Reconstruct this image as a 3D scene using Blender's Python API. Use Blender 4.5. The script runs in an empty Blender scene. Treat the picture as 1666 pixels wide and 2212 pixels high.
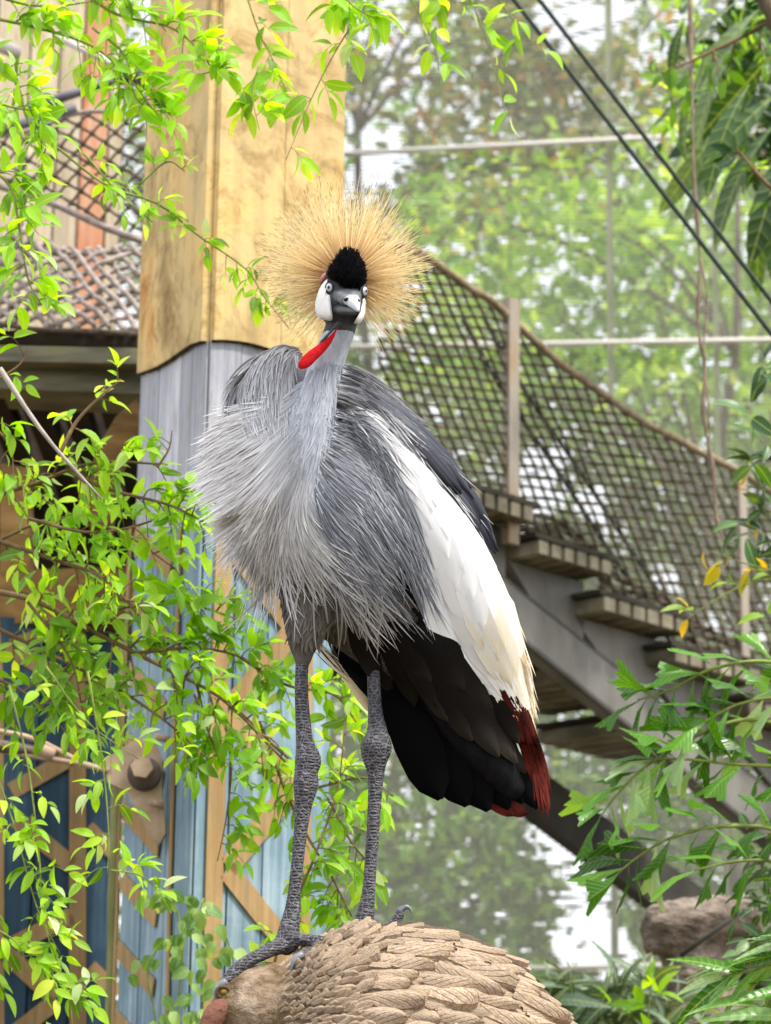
import bpy, bmesh, math, random
from mathutils import Vector, Matrix, Quaternion, noise
from mathutils.bvhtree import BVHTree
from mathutils.geometry import tessellate_polygon

sc = bpy.context.scene
COL = sc.collection
R = math.radians

# ------------------------------------------------------------------ camera
CAM = Vector((0, 0, 1.5))
PITCH, ROLL = R(15.0), R(0.8)
HALF = 0.1783                      # tan of half the vertical field of view
KPX = HALF / 1106.0                # metres per photo pixel at one metre (photo measured at 1666 x 2212)
FWD = Vector((0, math.cos(PITCH), math.sin(PITCH)))
_u0 = Vector((0, -math.sin(PITCH), math.cos(PITCH)))
_r0 = Vector((1, 0, 0))
CR = _r0 * math.cos(ROLL) + _u0 * -math.sin(ROLL) * -1
CU = _u0 * math.cos(ROLL) - _r0 * math.sin(ROLL)
cam_d = bpy.data.cameras.new('camera')
cam = bpy.data.objects.new('camera', cam_d)
COL.objects.link(cam)
cam.matrix_world = Matrix.Translation(CAM) @ Matrix((CR, CU, -FWD)).transposed().to_4x4()
cam_d.sensor_fit = 'VERTICAL'
cam_d.sensor_height = 36
cam_d.lens = 18.0 / HALF
cam_d.clip_start, cam_d.clip_end = 0.05, 2000
cam_d.dof.use_dof = True
cam_d.dof.focus_distance = 3.95 / math.cos(R(12))
cam_d.dof.aperture_fstop = 7.6
sc.camera = cam

# ------------------------------------------------------------------ sky, sun, exposure
SUN_TO = Vector((0.42, -0.30, 0.90)).normalized()
w = bpy.data.worlds.new('World'); sc.world = w; w.use_nodes = True
nt = w.node_tree; nt.nodes.clear()
out = nt.nodes.new('ShaderNodeOutputWorld'); bg = nt.nodes.new('ShaderNodeBackground')
sky = nt.nodes.new('ShaderNodeTexSky'); sky.sky_type = 'NISHITA'; sky.sun_disc = False
sky.sun_elevation = math.asin(SUN_TO.z); sky.sun_rotation = math.atan2(SUN_TO.x, SUN_TO.y)
sky.dust_density = 3.0; sky.air_density = 1.0
mixw = nt.nodes.new('ShaderNodeMix'); mixw.data_type = 'RGBA'
mixw.inputs[0].default_value = 0.72                      # a bright veil of thin cloud over the blue
mixw.inputs[7].default_value = (12.8, 13.1, 13.6, 1)
nt.links.new(sky.outputs[0], mixw.inputs[6]); nt.links.new(mixw.outputs[2], bg.inputs[0])
bg.inputs[1].default_value = 0.12
nt.links.new(bg.outputs[0], out.inputs[0])
sun_d = bpy.data.lights.new('sun', 'SUN'); sun_d.energy = 3.3; sun_d.angle = R(7); sun_d.color = (1, .96, .88)
sun = bpy.data.objects.new('sun', sun_d); COL.objects.link(sun)
sun.rotation_euler = SUN_TO.to_track_quat('Z', 'Y').to_euler(); sun.location = (3, -2, 9)
sc.view_settings.view_transform = 'Standard'; sc.view_settings.look = 'None'
sc.view_settings.gamma = 1; sc.view_settings.use_curve_mapping = False
sc.view_settings.exposure = 0.55
sc.render.engine = 'CYCLES'
sc.cycles.use_denoising = True
sc.cycles.max_bounces = 6; sc.cycles.diffuse_bounces = 3; sc.cycles.glossy_bounces = 2
sc.cycles.transmission_bounces = 4; sc.cycles.transparent_max_bounces = 6

# ------------------------------------------------------------------ measuring helpers
def ray(x, y):
    return (FWD + CR * ((x - 833) * KPX) + CU * ((1106 - y) * KPX))
def V(x, y, Y):
    "the point at depth Y that the photo shows at pixel x, y (1666 x 2212 reading of the photo)"
    d = ray(x, y)
    return CAM + d * ((Y - CAM.y) / d.y)
def on_plane(x, y, P, N):
    d = ray(x, y)
    return CAM + d * ((P - CAM).dot(N) / d.dot(N))
def px(Y):                          # size of one photo pixel at depth Y
    return KPX * Y / math.cos(PITCH) * 1.02
def lerp(a, b, t): return a + (b - a) * t

# ------------------------------------------------------------------ object helpers
def mesh_data(name, vs, fs, mats=(), smooth=True, attrs=None, midx=None):
    me = bpy.data.meshes.new(name)
    me.from_pydata([tuple(v) for v in vs], [], fs)
    for m in (mats if isinstance(mats, (list, tuple)) else [mats]): me.materials.append(m)
    if smooth: me.polygons.foreach_set('use_smooth', [True] * len(me.polygons))
    if midx: me.polygons.foreach_set('material_index', midx)
    for k, vals in (attrs or {}).items():
        a = me.attributes.new(k, 'FLOAT', 'POINT'); a.data.foreach_set('value', vals)
    me.update()
    return me
def link(name, me, parent=None, M=None, kind=None):
    o = bpy.data.objects.new(name, me); COL.objects.link(o)
    if parent is not None:
        o.parent = parent
        if parent.type == 'EMPTY': o.matrix_parent_inverse = Matrix.Translation(-Vector(parent.location))
    if M is not None: o.matrix_basis = M
    if kind: o['kind'] = kind
    return o
def tag(o, label, cat, group=None):
    o['label'] = label; o['category'] = cat
    if group: o['group'] = group
    return o
def thing(name, label, cat, base, group=None):
    o = bpy.data.objects.new(name, None); COL.objects.link(o)
    o.location = base; o.empty_display_size = .05
    return tag(o, label, cat, group)

class MB:
    "collects shapes; build() links them as one mesh object"
    def __init__(s): s.v = []; s.f = []; s.t = []; s.r = []; s.m = []; s.e = []
    def add(s, vs, fs, t=None, r=0., m=0, e=None):
        n = len(s.v); s.v += [Vector(v) for v in vs]; s.f += [tuple(i + n for i in f) for f in fs]
        s.t += (t if t is not None else [0.] * len(vs)); s.r += [r] * len(vs); s.m += [m] * len(fs); s.e += (e if e is not None else [0.] * len(vs))
    def tube(s, pts, rad, n=8, cap=True, m=0, r=0., flat=1.0, jit=0.0):
        pts = [Vector(p) for p in pts]; N = len(pts)
        if not isinstance(rad, (list, tuple)): rad = [rad] * N
        vs = []; fs = []; t = []
        prev = None
        for i, p in enumerate(pts):
            d = (pts[min(i + 1, N - 1)] - pts[max(i - 1, 0)])
            d = d.normalized() if d.length > 1e-9 else Vector((0, 0, 1))
            if prev is None:
                a = d.cross(Vector((0.13, 0.21, 1)) if abs(d.z) < .9 else Vector((0.1, 1, 0.2))).normalized()
            else:
                a = prev - d * prev.dot(d)
                a = a.normalized() if a.length > 1e-6 else d.orthogonal().normalized()
            prev = a; b = d.cross(a)
            for k in range(n):
                an = 2 * math.pi * k / n
                rr = rad[i] * (1 + (random.uniform(-jit, jit) if jit else 0))
                vs.append(p + a * math.cos(an) * rr + b * math.sin(an) * rr * flat); t.append(i / max(1, N - 1))
        for i in range(N - 1):
            for k in range(n):
                k2 = (k + 1) % n
                fs.append((i * n + k, i * n + k2, (i + 1) * n + k2, (i + 1) * n + k))
        if cap:
            fs.append(tuple(range(n - 1, -1, -1))); fs.append(tuple(range((N - 1) * n, N * n)))
        s.add(vs, fs, t, r, m)
    def ellipsoid(s, c, ax, nu=16, nv=12, m=0, fn=None, r=0.):
        "ax: three half-axis vectors, the third is the pole"
        c = Vector(c); A, B, C = [Vector(a) for a in ax]
        vs = []; fs = []; t = []
        for j in range(nv + 1):
            ph = math.pi * j / nv
            for i in range(nu):
                th = 2 * math.pi * i / nu
                p = A * math.sin(ph) * math.cos(th) + B * math.sin(ph) * math.sin(th) + C * math.cos(ph)
                q = c + p
                if fn: q = fn(q)
                vs.append(q); t.append(j / nv)
        for j in range(nv):
            for i in range(nu):
                i2 = (i + 1) % nu
                if j == 0: fs.append((i, nu + i, nu + i2))
                elif j == nv - 1: fs.append((j * nu + i, (j + 1) * nu + i, j * nu + i2))
                else: fs.append((j * nu + i, (j + 1) * nu + i, (j + 1) * nu + i2, j * nu + i2))
        s.add(vs, fs, t, r, m)
    def box(s, o, x, y, z, m=0):
        "corner o and three edge vectors"
        o, x, y, z = map(Vector, (o, x, y, z))
        vs = [o, o + x, o + x + y, o + y, o + z, o + x + z, o + x + y + z, o + y + z]
        fs = [(0, 3, 2, 1), (4, 5, 6, 7), (0, 1, 5, 4), (1, 2, 6, 5), (2, 3, 7, 6), (3, 0, 4, 7)]
        if x.cross(y).dot(z) < 0: fs = [f[::-1] for f in fs]
        s.add(vs, fs, m=m)
    def prism(s, poly, d, m=0):
        "a flat polygon pushed out by d"
        n = len(poly); vs = [Vector(p) for p in poly] + [Vector(p) + Vector(d) for p in poly]
        nn = sum(((Vector(poly[i]) - Vector(poly[0])).cross(Vector(poly[(i + 1) % n]) - Vector(poly[0])) for i in range(n)), Vector())
        tri = tessellate_polygon([[Vector(p) for p in poly]])
        fs = []
        for a, b, c in tri:
            q = (vs[b] - vs[a]).cross(vs[c] - vs[a])
            if q.dot(Vector(d)) > 0: a, b, c = c, b, a
            fs.append((a, b, c)); fs.append((c + n, b + n, a + n))
        for i in range(n):
            j = (i + 1) % n
            fs.append((i, j, j + n, i + n) if nn.dot(Vector(d)) > 0 else (j, i, i + n, j + n))
        s.add(vs, fs, m=m)
    def strand(s, pts, wid, nrm, r=0., m=0, ridge=.25):
        "narrow pointed feather: curve pts, width at each point, facing nrm"
        N = len(pts); vs = []; fs = []; t = []
        for i, p in enumerate(pts):
            d = (pts[min(i + 1, N - 1)] - pts[max(i - 1, 0)]).normalized()
            nn = nrm[i] if isinstance(nrm, list) else nrm
            a = d.cross(nn)
            a = a.normalized() if a.length > 1e-6 else d.orthogonal().normalized()
            up = a.cross(d); h = wid[i]
            vs += [p - a * h, p + up * h * ridge, p + a * h]; t += [i / (N - 1)] * 3
        for i in range(N - 1):
            for k in range(2): fs.append((i * 3 + k, i * 3 + k + 1, i * 3 + k + 4, i * 3 + k + 3))
        s.add(vs, fs, t, r, m, [1., 0., 1.] * N)
    def data(s, name, mats, smooth=True):
        return mesh_data(name, s.v, s.f, mats, smooth, {'t': s.t, 'rnd': s.r, 'rim': s.e} if any(s.t) else None, s.m)
    def build(s, name, mats, parent=None, smooth=True, kind=None):
        return link(name, s.data(name, mats, smooth), parent, None, kind)

def crom(P, n):
    "smooth curve through points, n samples in all"
    P = [Vector(p) for p in P]
    if len(P) == 2: return [P[0].lerp(P[1], i / (n - 1)) for i in range(n)]
    Q = [P[0] * 2 - P[1]] + P + [P[-1] * 2 - P[-2]]; res = []
    for i in range(n):
        u = i / (n - 1) * (len(P) - 1); k = min(int(u), len(P) - 2); f = u - k
        a, b, c, d = Q[k:k + 4]
        res.append(0.5 * ((2 * b) + (c - a) * f + (2 * a - 5 * b + 4 * c - d) * f * f + (3 * b - a - 3 * c + d) * f ** 3))
    return res
def fit(y, z):
    "matrix columns from a direction (local y) and a facing (local z)"
    y = y.normalized(); x = y.cross(z)
    x = x.normalized() if x.length > 1e-6 else y.orthogonal().normalized()
    return x, y, x.cross(y)
def place(P, y, z, s):
    x, y, z = fit(y, z)
    if not isinstance(s, (tuple, list)): s = (s, s, s)
    return Matrix.Translation(P) @ Matrix((x * s[0], y * s[1], z * s[2])).transposed().to_4x4()

# ------------------------------------------------------------------ materials
def lin(h):
    h = h.lstrip('#'); o = []
    for i in (0, 2, 4):
        c = int(h[i:i + 2], 16) / 255
        o.append(c / 12.92 if c <= .04045 else ((c + .055) / 1.055) ** 2.4)
    return tuple(o) + (1,)
class NT:
    def __init__(s, name):
        s.m = bpy.data.materials.new(name); s.m.use_nodes = True; s.t = s.m.node_tree; s.t.nodes.clear()
        s.out = s.n('ShaderNodeOutputMaterial'); s.b = s.n('ShaderNodeBsdfPrincipled'); s.l(s.b.outputs[0], s.out.inputs[0])
    def n(s, k, **kw):
        a = s.t.nodes.new(k)
        for i, v in kw.items(): setattr(a, i, v)
        return a
    def l(s, a, b): s.t.links.new(a, b)
    def coord(s, kind='Object', scale=(1, 1, 1), rot=(0, 0, 0)):
        tc = s.n('ShaderNodeTexCoord'); mp = s.n('ShaderNodeMapping')
        mp.inputs['Scale'].default_value = scale; mp.inputs['Rotation'].default_value = rot
        s.l(tc.outputs[kind], mp.inputs[0]); return mp.outputs[0]
    def noise(s, vec, scale, detail=5, rough=.6, dist=0):
        a = s.n('ShaderNodeTexNoise'); a.inputs['Scale'].default_value = scale; a.inputs['Detail'].default_value = detail
        a.inputs['Roughness'].default_value = rough; a.inputs['Distortion'].default_value = dist
        if vec is not None: s.l(vec, a.inputs['Vector'])
        return a.outputs[0]
    def ramp(s, fac, stops, interp='LINEAR'):
        a = s.n('ShaderNodeValToRGB'); e = a.color_ramp; e.interpolation = interp
        while len(e.elements) < len(stops): e.elements.new(.5)
        for el, (p, c) in zip(e.elements, stops): el.position = p; el.color = lin(c) if isinstance(c, str) else c
        s.l(fac, a.inputs[0]); return a.outputs[0]
    def mix(s, fac, a, b, mode='MIX'):
        q = s.n('ShaderNodeMix', data_type='RGBA', blend_type=mode)
        for v, i in ((fac, 0), (a, 6), (b, 7)):
            if isinstance(v, str): v = lin(v)
            if isinstance(v, (int, float, tuple)): q.inputs[i].default_value = v
            else: s.l(v, q.inputs[i])
        return q.outputs[2]
    def math(s, op, a, b=None):
        q = s.n('ShaderNodeMath', operation=op)
        for v, i in ((a, 0), (b, 1)):
            if v is None: continue
            if isinstance(v, (int, float)): q.inputs[i].default_value = v
            else: s.l(v, q.inputs[i])
        return q.outputs[0]
    def attr(s, name):
        a = s.n('ShaderNodeAttribute', attribute_name=name); return a.outputs['Fac']
    def bump(s, h, strength=.3, dist=.01):
        a = s.n('ShaderNodeBump'); a.inputs['Strength'].default_value = strength; a.inputs['Distance'].default_value = dist
        s.l(h, a.inputs['Height']); s.l(a.outputs[0], s.b.inputs['Normal']); return a.outputs[0]
    def base(s, c, rough=.6, spec=.4):
        if isinstance(c, str): c = lin(c)
        if isinstance(c, tuple): s.b.inputs['Base Color'].default_value = c
        else: s.l(c, s.b.inputs['Base Color'])
        s.b.inputs['Roughness'].default_value = rough; s.b.inputs['Specular IOR Level'].default_value = spec
        return s
def nmat(name, stops, scale=8, rough=.7, bump=.3, bd=.01, stretch=(1, 1, 1), detail=6, spec=.3, fine=0, rnd=0.0, metal=0):
    "noise-mottled surface; rnd varies brightness from object to object"
    a = NT(name); v = a.coord('Object', stretch); f = a.noise(v, scale, detail, .62, .3)
    c = a.ramp(f, stops)
    if rnd:
        oi = a.n('ShaderNodeObjectInfo'); k = a.math('ADD', a.math('MULTIPLY', oi.outputs['Random'], 2 * rnd), 1 - rnd)
        c = a.mix(1.0, c, k, 'MULTIPLY')
    a.base(c, rough, spec); a.b.inputs['Metallic'].default_value = metal
    if bump:
        h = f
        if fine: h = a.math('ADD', f, a.math('MULTIPLY', a.noise(v, scale * fine, 3), .6))
        a.bump(h, bump, bd)
    return a.m
def leafmat(name, stops, trans=.45, rough=.42, island=False, spec=.5, tcol=None, ribw=.014):
    "leaf colour varies from leaf to leaf; light passes through the blade"
    a = NT(name)
    src = a.n('ShaderNodeNewGeometry').outputs['Random Per Island'] if island else a.n('ShaderNodeObjectInfo').outputs['Random']
    c = a.ramp(src, stops)
    f = a.noise(a.coord('Object', (1, 1, 1)), 3 if not island else 6, 3)
    c = a.mix(a.math('MULTIPLY', f, .35), c, a.mix(1.0, c, lin('#b8c860'), 'MULTIPLY'))
    if not island:                                   # midrib and side veins
        xyz = a.n('ShaderNodeSeparateXYZ'); a.l(a.n('ShaderNodeTexCoord').outputs['Object'], xyz.inputs[0]); ax = a.math('ABSOLUTE', xyz.outputs[0])
        rib = a.math('LESS_THAN', ax, ribw); vein = a.math('SINE', a.math('MULTIPLY', a.math('SUBTRACT', xyz.outputs[1], a.math('MULTIPLY', ax, .9)), 62))
        c = a.mix(a.math('MULTIPLY', rib, .45), c, '#c8d88a'); c = a.mix(a.math('MULTIPLY', a.math('GREATER_THAN', vein, .86), .16), c, '#c8d88a')
        spot = a.ramp(a.noise(a.coord('Object', (1, 1, 1)), 9, 4), [(.66, (0, 0, 0, 1)), (.74, (1, 1, 1, 1))]); rnd2 = a.math('FRACT', a.math('MULTIPLY', src, 17.3))
        c = a.mix(a.math('MULTIPLY', spot, a.math('MULTIPLY', a.math('GREATER_THAN', rnd2, .72), .6)), c, '#8a7a30')
        a.bump(vein, .12, .01)
    a.base(c, rough, spec)
    tr = a.n('ShaderNodeBsdfTranslucent')
    a.l(a.mix(1.0, c, tcol or (1.9, 1.7, .3, 1), 'MULTIPLY'), tr.inputs[0])
    ms = a.n('ShaderNodeMixShader'); ms.inputs[0].default_value = trans
    a.l(a.b.outputs[0], ms.inputs[1]); a.l(tr.outputs[0], ms.inputs[2]); a.l(ms.outputs[0], a.out.inputs[0])
    return a.m
def feathermat(name, stops, var=.3, rough=.75, spec=.15, rim=0.0, trans=0.12, rimc='#e8e6e4'):
    "colour runs from quill to tip, brightness differs from feather to feather"
    a = NT(name); c = a.ramp(a.attr('t'), stops)
    k = a.math('ADD', a.math('MULTIPLY', a.attr('rnd'), 2 * var), 1 - var)
    c = a.mix(1.0, c, k, 'MULTIPLY')
    if rim: c = a.mix(a.math('MULTIPLY', a.math('POWER', a.attr('rim'), 2.5), rim), c, rimc)
    a.base(c, rough, spec)
    tr = a.n('ShaderNodeBsdfTranslucent'); a.l(c, tr.inputs[0])
    ms = a.n('ShaderNodeMixShader'); ms.inputs[0].default_value = trans
    a.l(a.b.outputs[0], ms.inputs[1]); a.l(tr.outputs[0], ms.inputs[2]); a.l(ms.outputs[0], a.out.inputs[0])
    return a.m
def plainmat(name, c, rough=.6, spec=.4, metal=0):
    a = NT(name).base(c, rough, spec); a.b.inputs['Metallic'].default_value = metal
    f = a.noise(a.coord(), 60, 3); a.bump(f, .05, .002); return a.m
rng = random.Random(7); random.seed(5)
# ------------------------------------------------------------------ ground
M_ground = nmat('soil', [(.3, '#3a3020'), (.6, '#5b5138'), (.8, '#4c5a2c')], 1.5, .95, .5, .05)
g = MB(); g.add([(-400, -60, 0), (400, -60, 0), (400, 700, 0), (-400, 700, 0)], [(0, 1, 2, 3)])
go = g.build('ground', M_ground); go['kind'] = 'structure'

# ------------------------------------------------------------------ the painted pillar
M_tan = NT('tan_render')
_v = M_tan.coord('Object', (1, 1, 1)); _vs = M_tan.coord('Object', (14, 14, 1.2))
_f = M_tan.noise(_v, 2.6, 6, .65, .6); _s = M_tan.noise(_vs, 2.0, 5, .6)
_c = M_tan.ramp(_f, [(.28, '#94805f'), (.40, '#bda374'), (.50, '#d8bf8c'), (.58, '#e2c284'), (.66, '#dca468'), (.76, '#c2794a')])
_c = M_tan.mix(.34, _c, M_tan.ramp(_s, [(.3, '#8f8170'), (.48, '#dccfb4'), (.7, '#fff6e2')]), 'MULTIPLY')
_d = M_tan.ramp(M_tan.noise(_v, 7, 8, .75, 1.2), [(.5, '#ffffff'), (.62, '#b8aa94'), (.74, '#85786a')])
_c = M_tan.mix(.7, _c, _d, 'MULTIPLY')
_oi = M_tan.n('ShaderNodeObjectInfo'); _k = M_tan.math('ADD', M_tan.math('MULTIPLY', _oi.outputs['Random'], .12), .94)
M_tan.base(M_tan.mix(1.0, _c, _k, 'MULTIPLY'), .85, .2); M_tan.bump(M_tan.math('ADD', _s, M_tan.noise(_v, 30, 5)), .35, .006); M_tan = M_tan.m
def woodpaint(name, dark, mid, light, chip):
    a = NT(name); v = a.coord('Object', (1, 1, 1)); vs = a.coord('Object', (22, 22, 1.0))
    s = a.noise(vs, 2.2, 6, .65); f = a.noise(v, 3.5, 6, .65, .5)
    c = a.ramp(a.math('ADD', a.math('MULTIPLY', s, .55), a.math('MULTIPLY', f, .45)), [(.34, dark), (.5, mid), (.66, light)])
    chipf = a.ramp(a.noise(a.coord('Object', (9, 9, 1.6)), 5, 8, .75), [(.55, (0, 0, 0, 1)), (.66, (1, 1, 1, 1))])
    c = a.mix(a.math('MULTIPLY', chipf, .7), c, chip)
    oi = a.n('ShaderNodeObjectInfo'); k = a.math('ADD', a.math('MULTIPLY', oi.outputs['Random'], .2), .9)
    a.base(a.mix(1.0, c, k, 'MULTIPLY'), .8, .2); a.bump(s, .35, .004); return a.m
M_greyp = woodpaint('grey_paint', '#787880', '#a6a6b0', '#d2d0d6', '#8c806e')
M_blue = woodpaint('blue_paint', '#526876', '#7d95a3', '#aebec6', '#7a8488')
M_dblue = woodpaint('dark_blue_paint', '#263846', '#364d5e', '#526b7d', '#3e484c')
M_band = woodpaint('tan_paint', '#7d6444', '#a08258', '#b89c72', '#857c68')
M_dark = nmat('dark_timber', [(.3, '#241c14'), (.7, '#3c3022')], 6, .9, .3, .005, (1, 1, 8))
M_core = nmat('groove_dark', [(.3, '#1d1a16'), (.7, '#332d24')], 9, .95, .2)  # dark tone behind the board joints, also used for the coat lip

YP = 5.3
C0 = V(452, 740, YP); PR = V(727, 740, 5.48); PL = V(314, 740, 5.72)
class Face:
    def __init__(s, A, B, flip=False):
        s.O = Vector((A.x, A.y, 0)); B = Vector((B.x, B.y, 0)); s.W = (B - s.O).length; s.e = (B - s.O).normalized()
        s.n = Vector((s.e.y, -s.e.x, 0))
        if s.n.dot(CAM - s.O) < 0: s.n = -s.n
    def uz(s, x, y):
        p = on_plane(x, y, s.O, s.n); return ((p - s.O).dot(s.e), p.z)
    def P(s, u, z, out=0.): return s.O + s.e * u + Vector((0, 0, z)) + s.n * out
    def slab(s, mb, poly, out, th): mb.prism([s.P(u, z, out) for u, z in poly], s.n * th)
FR, FL = Face(C0, PR), Face(C0, PL)
pil = thing('painted_pillar', 'tall broad pillar, tan above, grey below, blue and tan chevrons at its foot', 'pillar', (C0.x + .1, C0.y + .2, 0))
ZT = 6.6
core = MB()
back = [Vector((PR.x, PR.y, 0)), Vector((PR.x - .1, PR.y + .35, 0)), Vector((PL.x + .05, PL.y + .3, 0)), Vector((PL.x, PL.y, 0)), Vector((C0.x, C0.y, 0))]
inn = sum(back, Vector()) / 5
core.prism([inn + (p - inn) * .985 for p in back], (0, 0, ZT))
core.build('core', M_core, pil, False)
def boards(F, cuts, zlo, zhi, name, mat, th, gap=.0022, jit=.003, rr=rng):
    for a, b in zip(cuts[:-1], cuts[1:]):
        n = 6; top = []; bot = []
        for i in range(n + 1):
            u = lerp(a + gap, b - gap, i / n)
            bot.append((u, zlo(u) if callable(zlo) else zlo)); top.append((u, zhi(u) if callable(zhi) else zhi))
        m = MB(); F.slab(m, bot + top[::-1], 0, th + rr.uniform(0, jit)); m.build(name, mat, pil if F in (FR, FL) else F.own, False)
def edge_fn(F, pts, d=0.):
    q = sorted(F.uz(x, y) for x, y in pts)
    def f(u):
        if u <= q[0][0]: return q[0][1] + d
        for (a, za), (b, zb) in zip(q[:-1], q[1:]):
            if u <= b: return lerp(za, zb, (u - a) / (b - a)) + d
        return q[-1][1] + d
    return f
cR = [(452, 738), (480, 738), (520, 742), (560, 752), (600, 766), (660, 782), (738, 800)]
cL = [(452, 738), (430, 744), (400, 764), (370, 785), (345, 798), (320, 806), (302, 812)]
for F, cv, cut_t, cut_b in ((FR, cR, [0, .52, 1], [0, .24, .5, .78, 1]), (FL, cL, [0, 1], [0, .36, .7, 1])):
    ct = [c * F.W for c in cut_t]; cb = [c * F.W for c in cut_b]
    zs = F.uz(cv[0][0], 1085)[1]
    boards(F, ct, edge_fn(F, cv), ZT, 'tan_board', M_tan, .016, .0008, .001)
    boards(F, cb, zs, edge_fn(F, cv, .004), 'grey_board', M_greyp, .004, .0012)
    boards(F, cb, 0, zs - .003, 'blue_board', M_blue, .004, .002)
# dark lip under the tan coat
for F, cv in ((FR, cR), (FL, cL)):
    f = edge_fn(F, cv); m = MB()
    m.tube([F.P(F.W * i / 40, f(F.W * i / 40) - .001 + .0025 * noise.noise(Vector((i * .7, F.W, 2))), .011) for i in range(41)], [.003 + .0018 * noise.noise(Vector((i * .45, 3, F.W))) for i in range(41)], 6); m.build('coat_lip', M_core, pil)
def band(F, pts, wpx, parent, out=.0085, mat=M_band, th=.003):
    "painted strip along a zigzag read off the photo"
    q = [Vector(F.uz(x, y)) for x, y in pts]; h = wpx * px((F.O - CAM).length) / 2
    L = []; Rr = []
    for i, p in enumerate(q):
        d0 = (p - q[i - 1]).normalized() if i else None; d1 = (q[i + 1] - p).normalized() if i < len(q) - 1 else None
        d = ((d0 or d1) + (d1 or d0)).normalized(); nn = Vector((-d.y, d.x)); k = 1 / max(.45, nn.dot(Vector((-(d0 or d1).y, (d0 or d1).x))))
        L.append(p + nn * h * k); Rr.append(p - nn * h * k)
    m = MB(); F.slab(m, [tuple(a) for a in L + Rr[::-1]], out, th); m.build('painted_band', mat, parent, False)
band(FR, [(480, 1120), (468, 1500), (456, 1900), (448, 2300)], 40, pil)
band(FR, [(664, 1120), (657, 1600), (650, 2300)], 22, pil)
for k in range(4):
    y = 1190 + k * 345; s = -k * 10
    band(FR, [(500 + s * .8, y), (628 + s * .4, y + 172), (494 + s * .8, y + 340)], 46, pil)
band(FL, [(400, 1140), (390, 1500), (378, 1900), (370, 2300)], 17, pil)
band(FL, [(292, 1140), (278, 1500), (264, 1900), (252, 2300)], 20, pil)
for k in range(8):
    y = 1150 + k * 150; s = -k * 6
    band(FL, [(302 + s, y), (378 + s, y + 85)], 38, pil)

# ------------------------------------------------------------------ blue plank wall left of the pillar
A = V(-330, 1500, 5.95); B = V(262, 1500, 6.15); FW = Face(A, B)
wl = thing('plank_wall', 'dark blue plank wall with tan zigzag bands, under the footbridge', 'wall', (A.x, A.y + .1, 0)); FW.own = wl
zt = FW.uz(100, 1345)[1]
m = MB(); FW.slab(m, [(0, 0), (FW.W, 0), (FW.W, zt - .01), (0, zt - .01)], -.05, .045); m.build('backing', M_core, wl, False)
ub = [FW.uz(x, 1700)[0] for x in (-330, -230, -120, -20, 75, 165, 262)]
boards(FW, ub, 0, zt, 'plank', M_dblue, .012, .0025, .006)
for pts, wd in (([(163, 1345), (163, 2300)], 34), ([(-20, 1345), (-12, 1500), (-12, 2300)], 30),
                ([(148, 1640), (20, 1712)], 34), ([(30, 1772), (150, 1872)], 36), ([(150, 1980), (30, 2040)], 34), ([(-10, 2045), (115, 2158)], 36),
                ([(10, 1400), (145, 1480)], 34), ([(148, 1352), (20, 1400)], 30), ([(180, 1450), (250, 1510)], 30), ([(185, 1790), (245, 1850)], 30), ([(190, 2090), (250, 2150)], 30),
                ([(115, 2165), (20, 2240)], 34)):
    band(FW, pts, wd, wl, .0185)
# greenish weathered post between wall and pillar
M_moss = nmat('mossy_wood', [(.3, '#5a5c38'), (.55, '#8c8c5c'), (.75, '#b4ae84')], 14, .9, .4, .006, (1, 1, .3))
post = MB(); post.tube(crom([V(272, 1350, 5.75), V(262, 1560, 5.75), V(248, 1800, 5.75), V(232, 2300, 5.75), Vector((V(232, 2300, 5.75).x - .02, 5.75, 0))], 20), [px(5.75) * (11 + 2 * math.sin(i * 1.7)) for i in range(20)], 10)
tag(post.build('wooden_post', M_moss), 'slim mossy yellow-green post standing before the blue planks', 'post')

# ------------------------------------------------------------------ hook fitting on the pillar's left face
M_rust = nmat('weathered_fitting', [(.3, '#8a705e'), (.55, '#b49a82'), (.75, '#d2bca4')], 9, .75, .4, .004)
M_rustd = nmat('dark_fitting', [(.3, '#4a3c36'), (.7, '#7c6a60')], 12, .7, .4, .004)
hook = thing('cable_fitting', 'tan bolted bracket plate gripping a thick cable end, low on the pillar', 'bracket', V(300, 1700, 5.6))
m = MB(); Yh = 5.42
m.prism([V(x, y, Yh) for x, y in ((225, 1640), (262, 1618), (300, 1592), (335, 1600), (352, 1640), (350, 1700), (358, 1800), (340, 1830), (300, 1760), (272, 1708), (232, 1690))], (0, .02, 0)); m.build('plate', M_rust, hook, False)
m = MB(); c = V(312, 1672, Yh - .005); m.tube([c + Vector((0, -.018, 0)), c + Vector((0, .02, 0))], [px(5.4) * 34, px(5.4) * 37], 20); m.build('washer', M_rustd, hook)
m = MB(); c = V(308, 1660, Yh - .025); m.tube([c + Vector((0, -.02, 0)), c + Vector((0, .02, 0))], px(5.4) * 24, 6); m.build('bolt_head', M_rust, hook, False)
for x, y in ((352, 1596), (338, 1738)):
    m = MB(); c = V(x, y, Yh - .01); m.tube([c + Vector((-.012, -.012, .002)), c + Vector((.012, .0, -.002))], px(5.4) * 8, 8); m.build('pin', M_rust, hook)
m = MB(); m.tube(crom([V(x, y, Yy) for x, y, Yy in ((-60, 1602, 5.4), (40, 1618, 5.42), (100, 1630, 5.43))], 8), px(5.4) * 13, 10); m.build('sleeve', M_rustd, hook)
m = MB(); m.tube(crom([V(x, y, 5.42) for x, y in ((75, 1615), (118, 1632))], 4), px(5.4) * 15, 10); m.build('collar', M_rust, hook)
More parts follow.
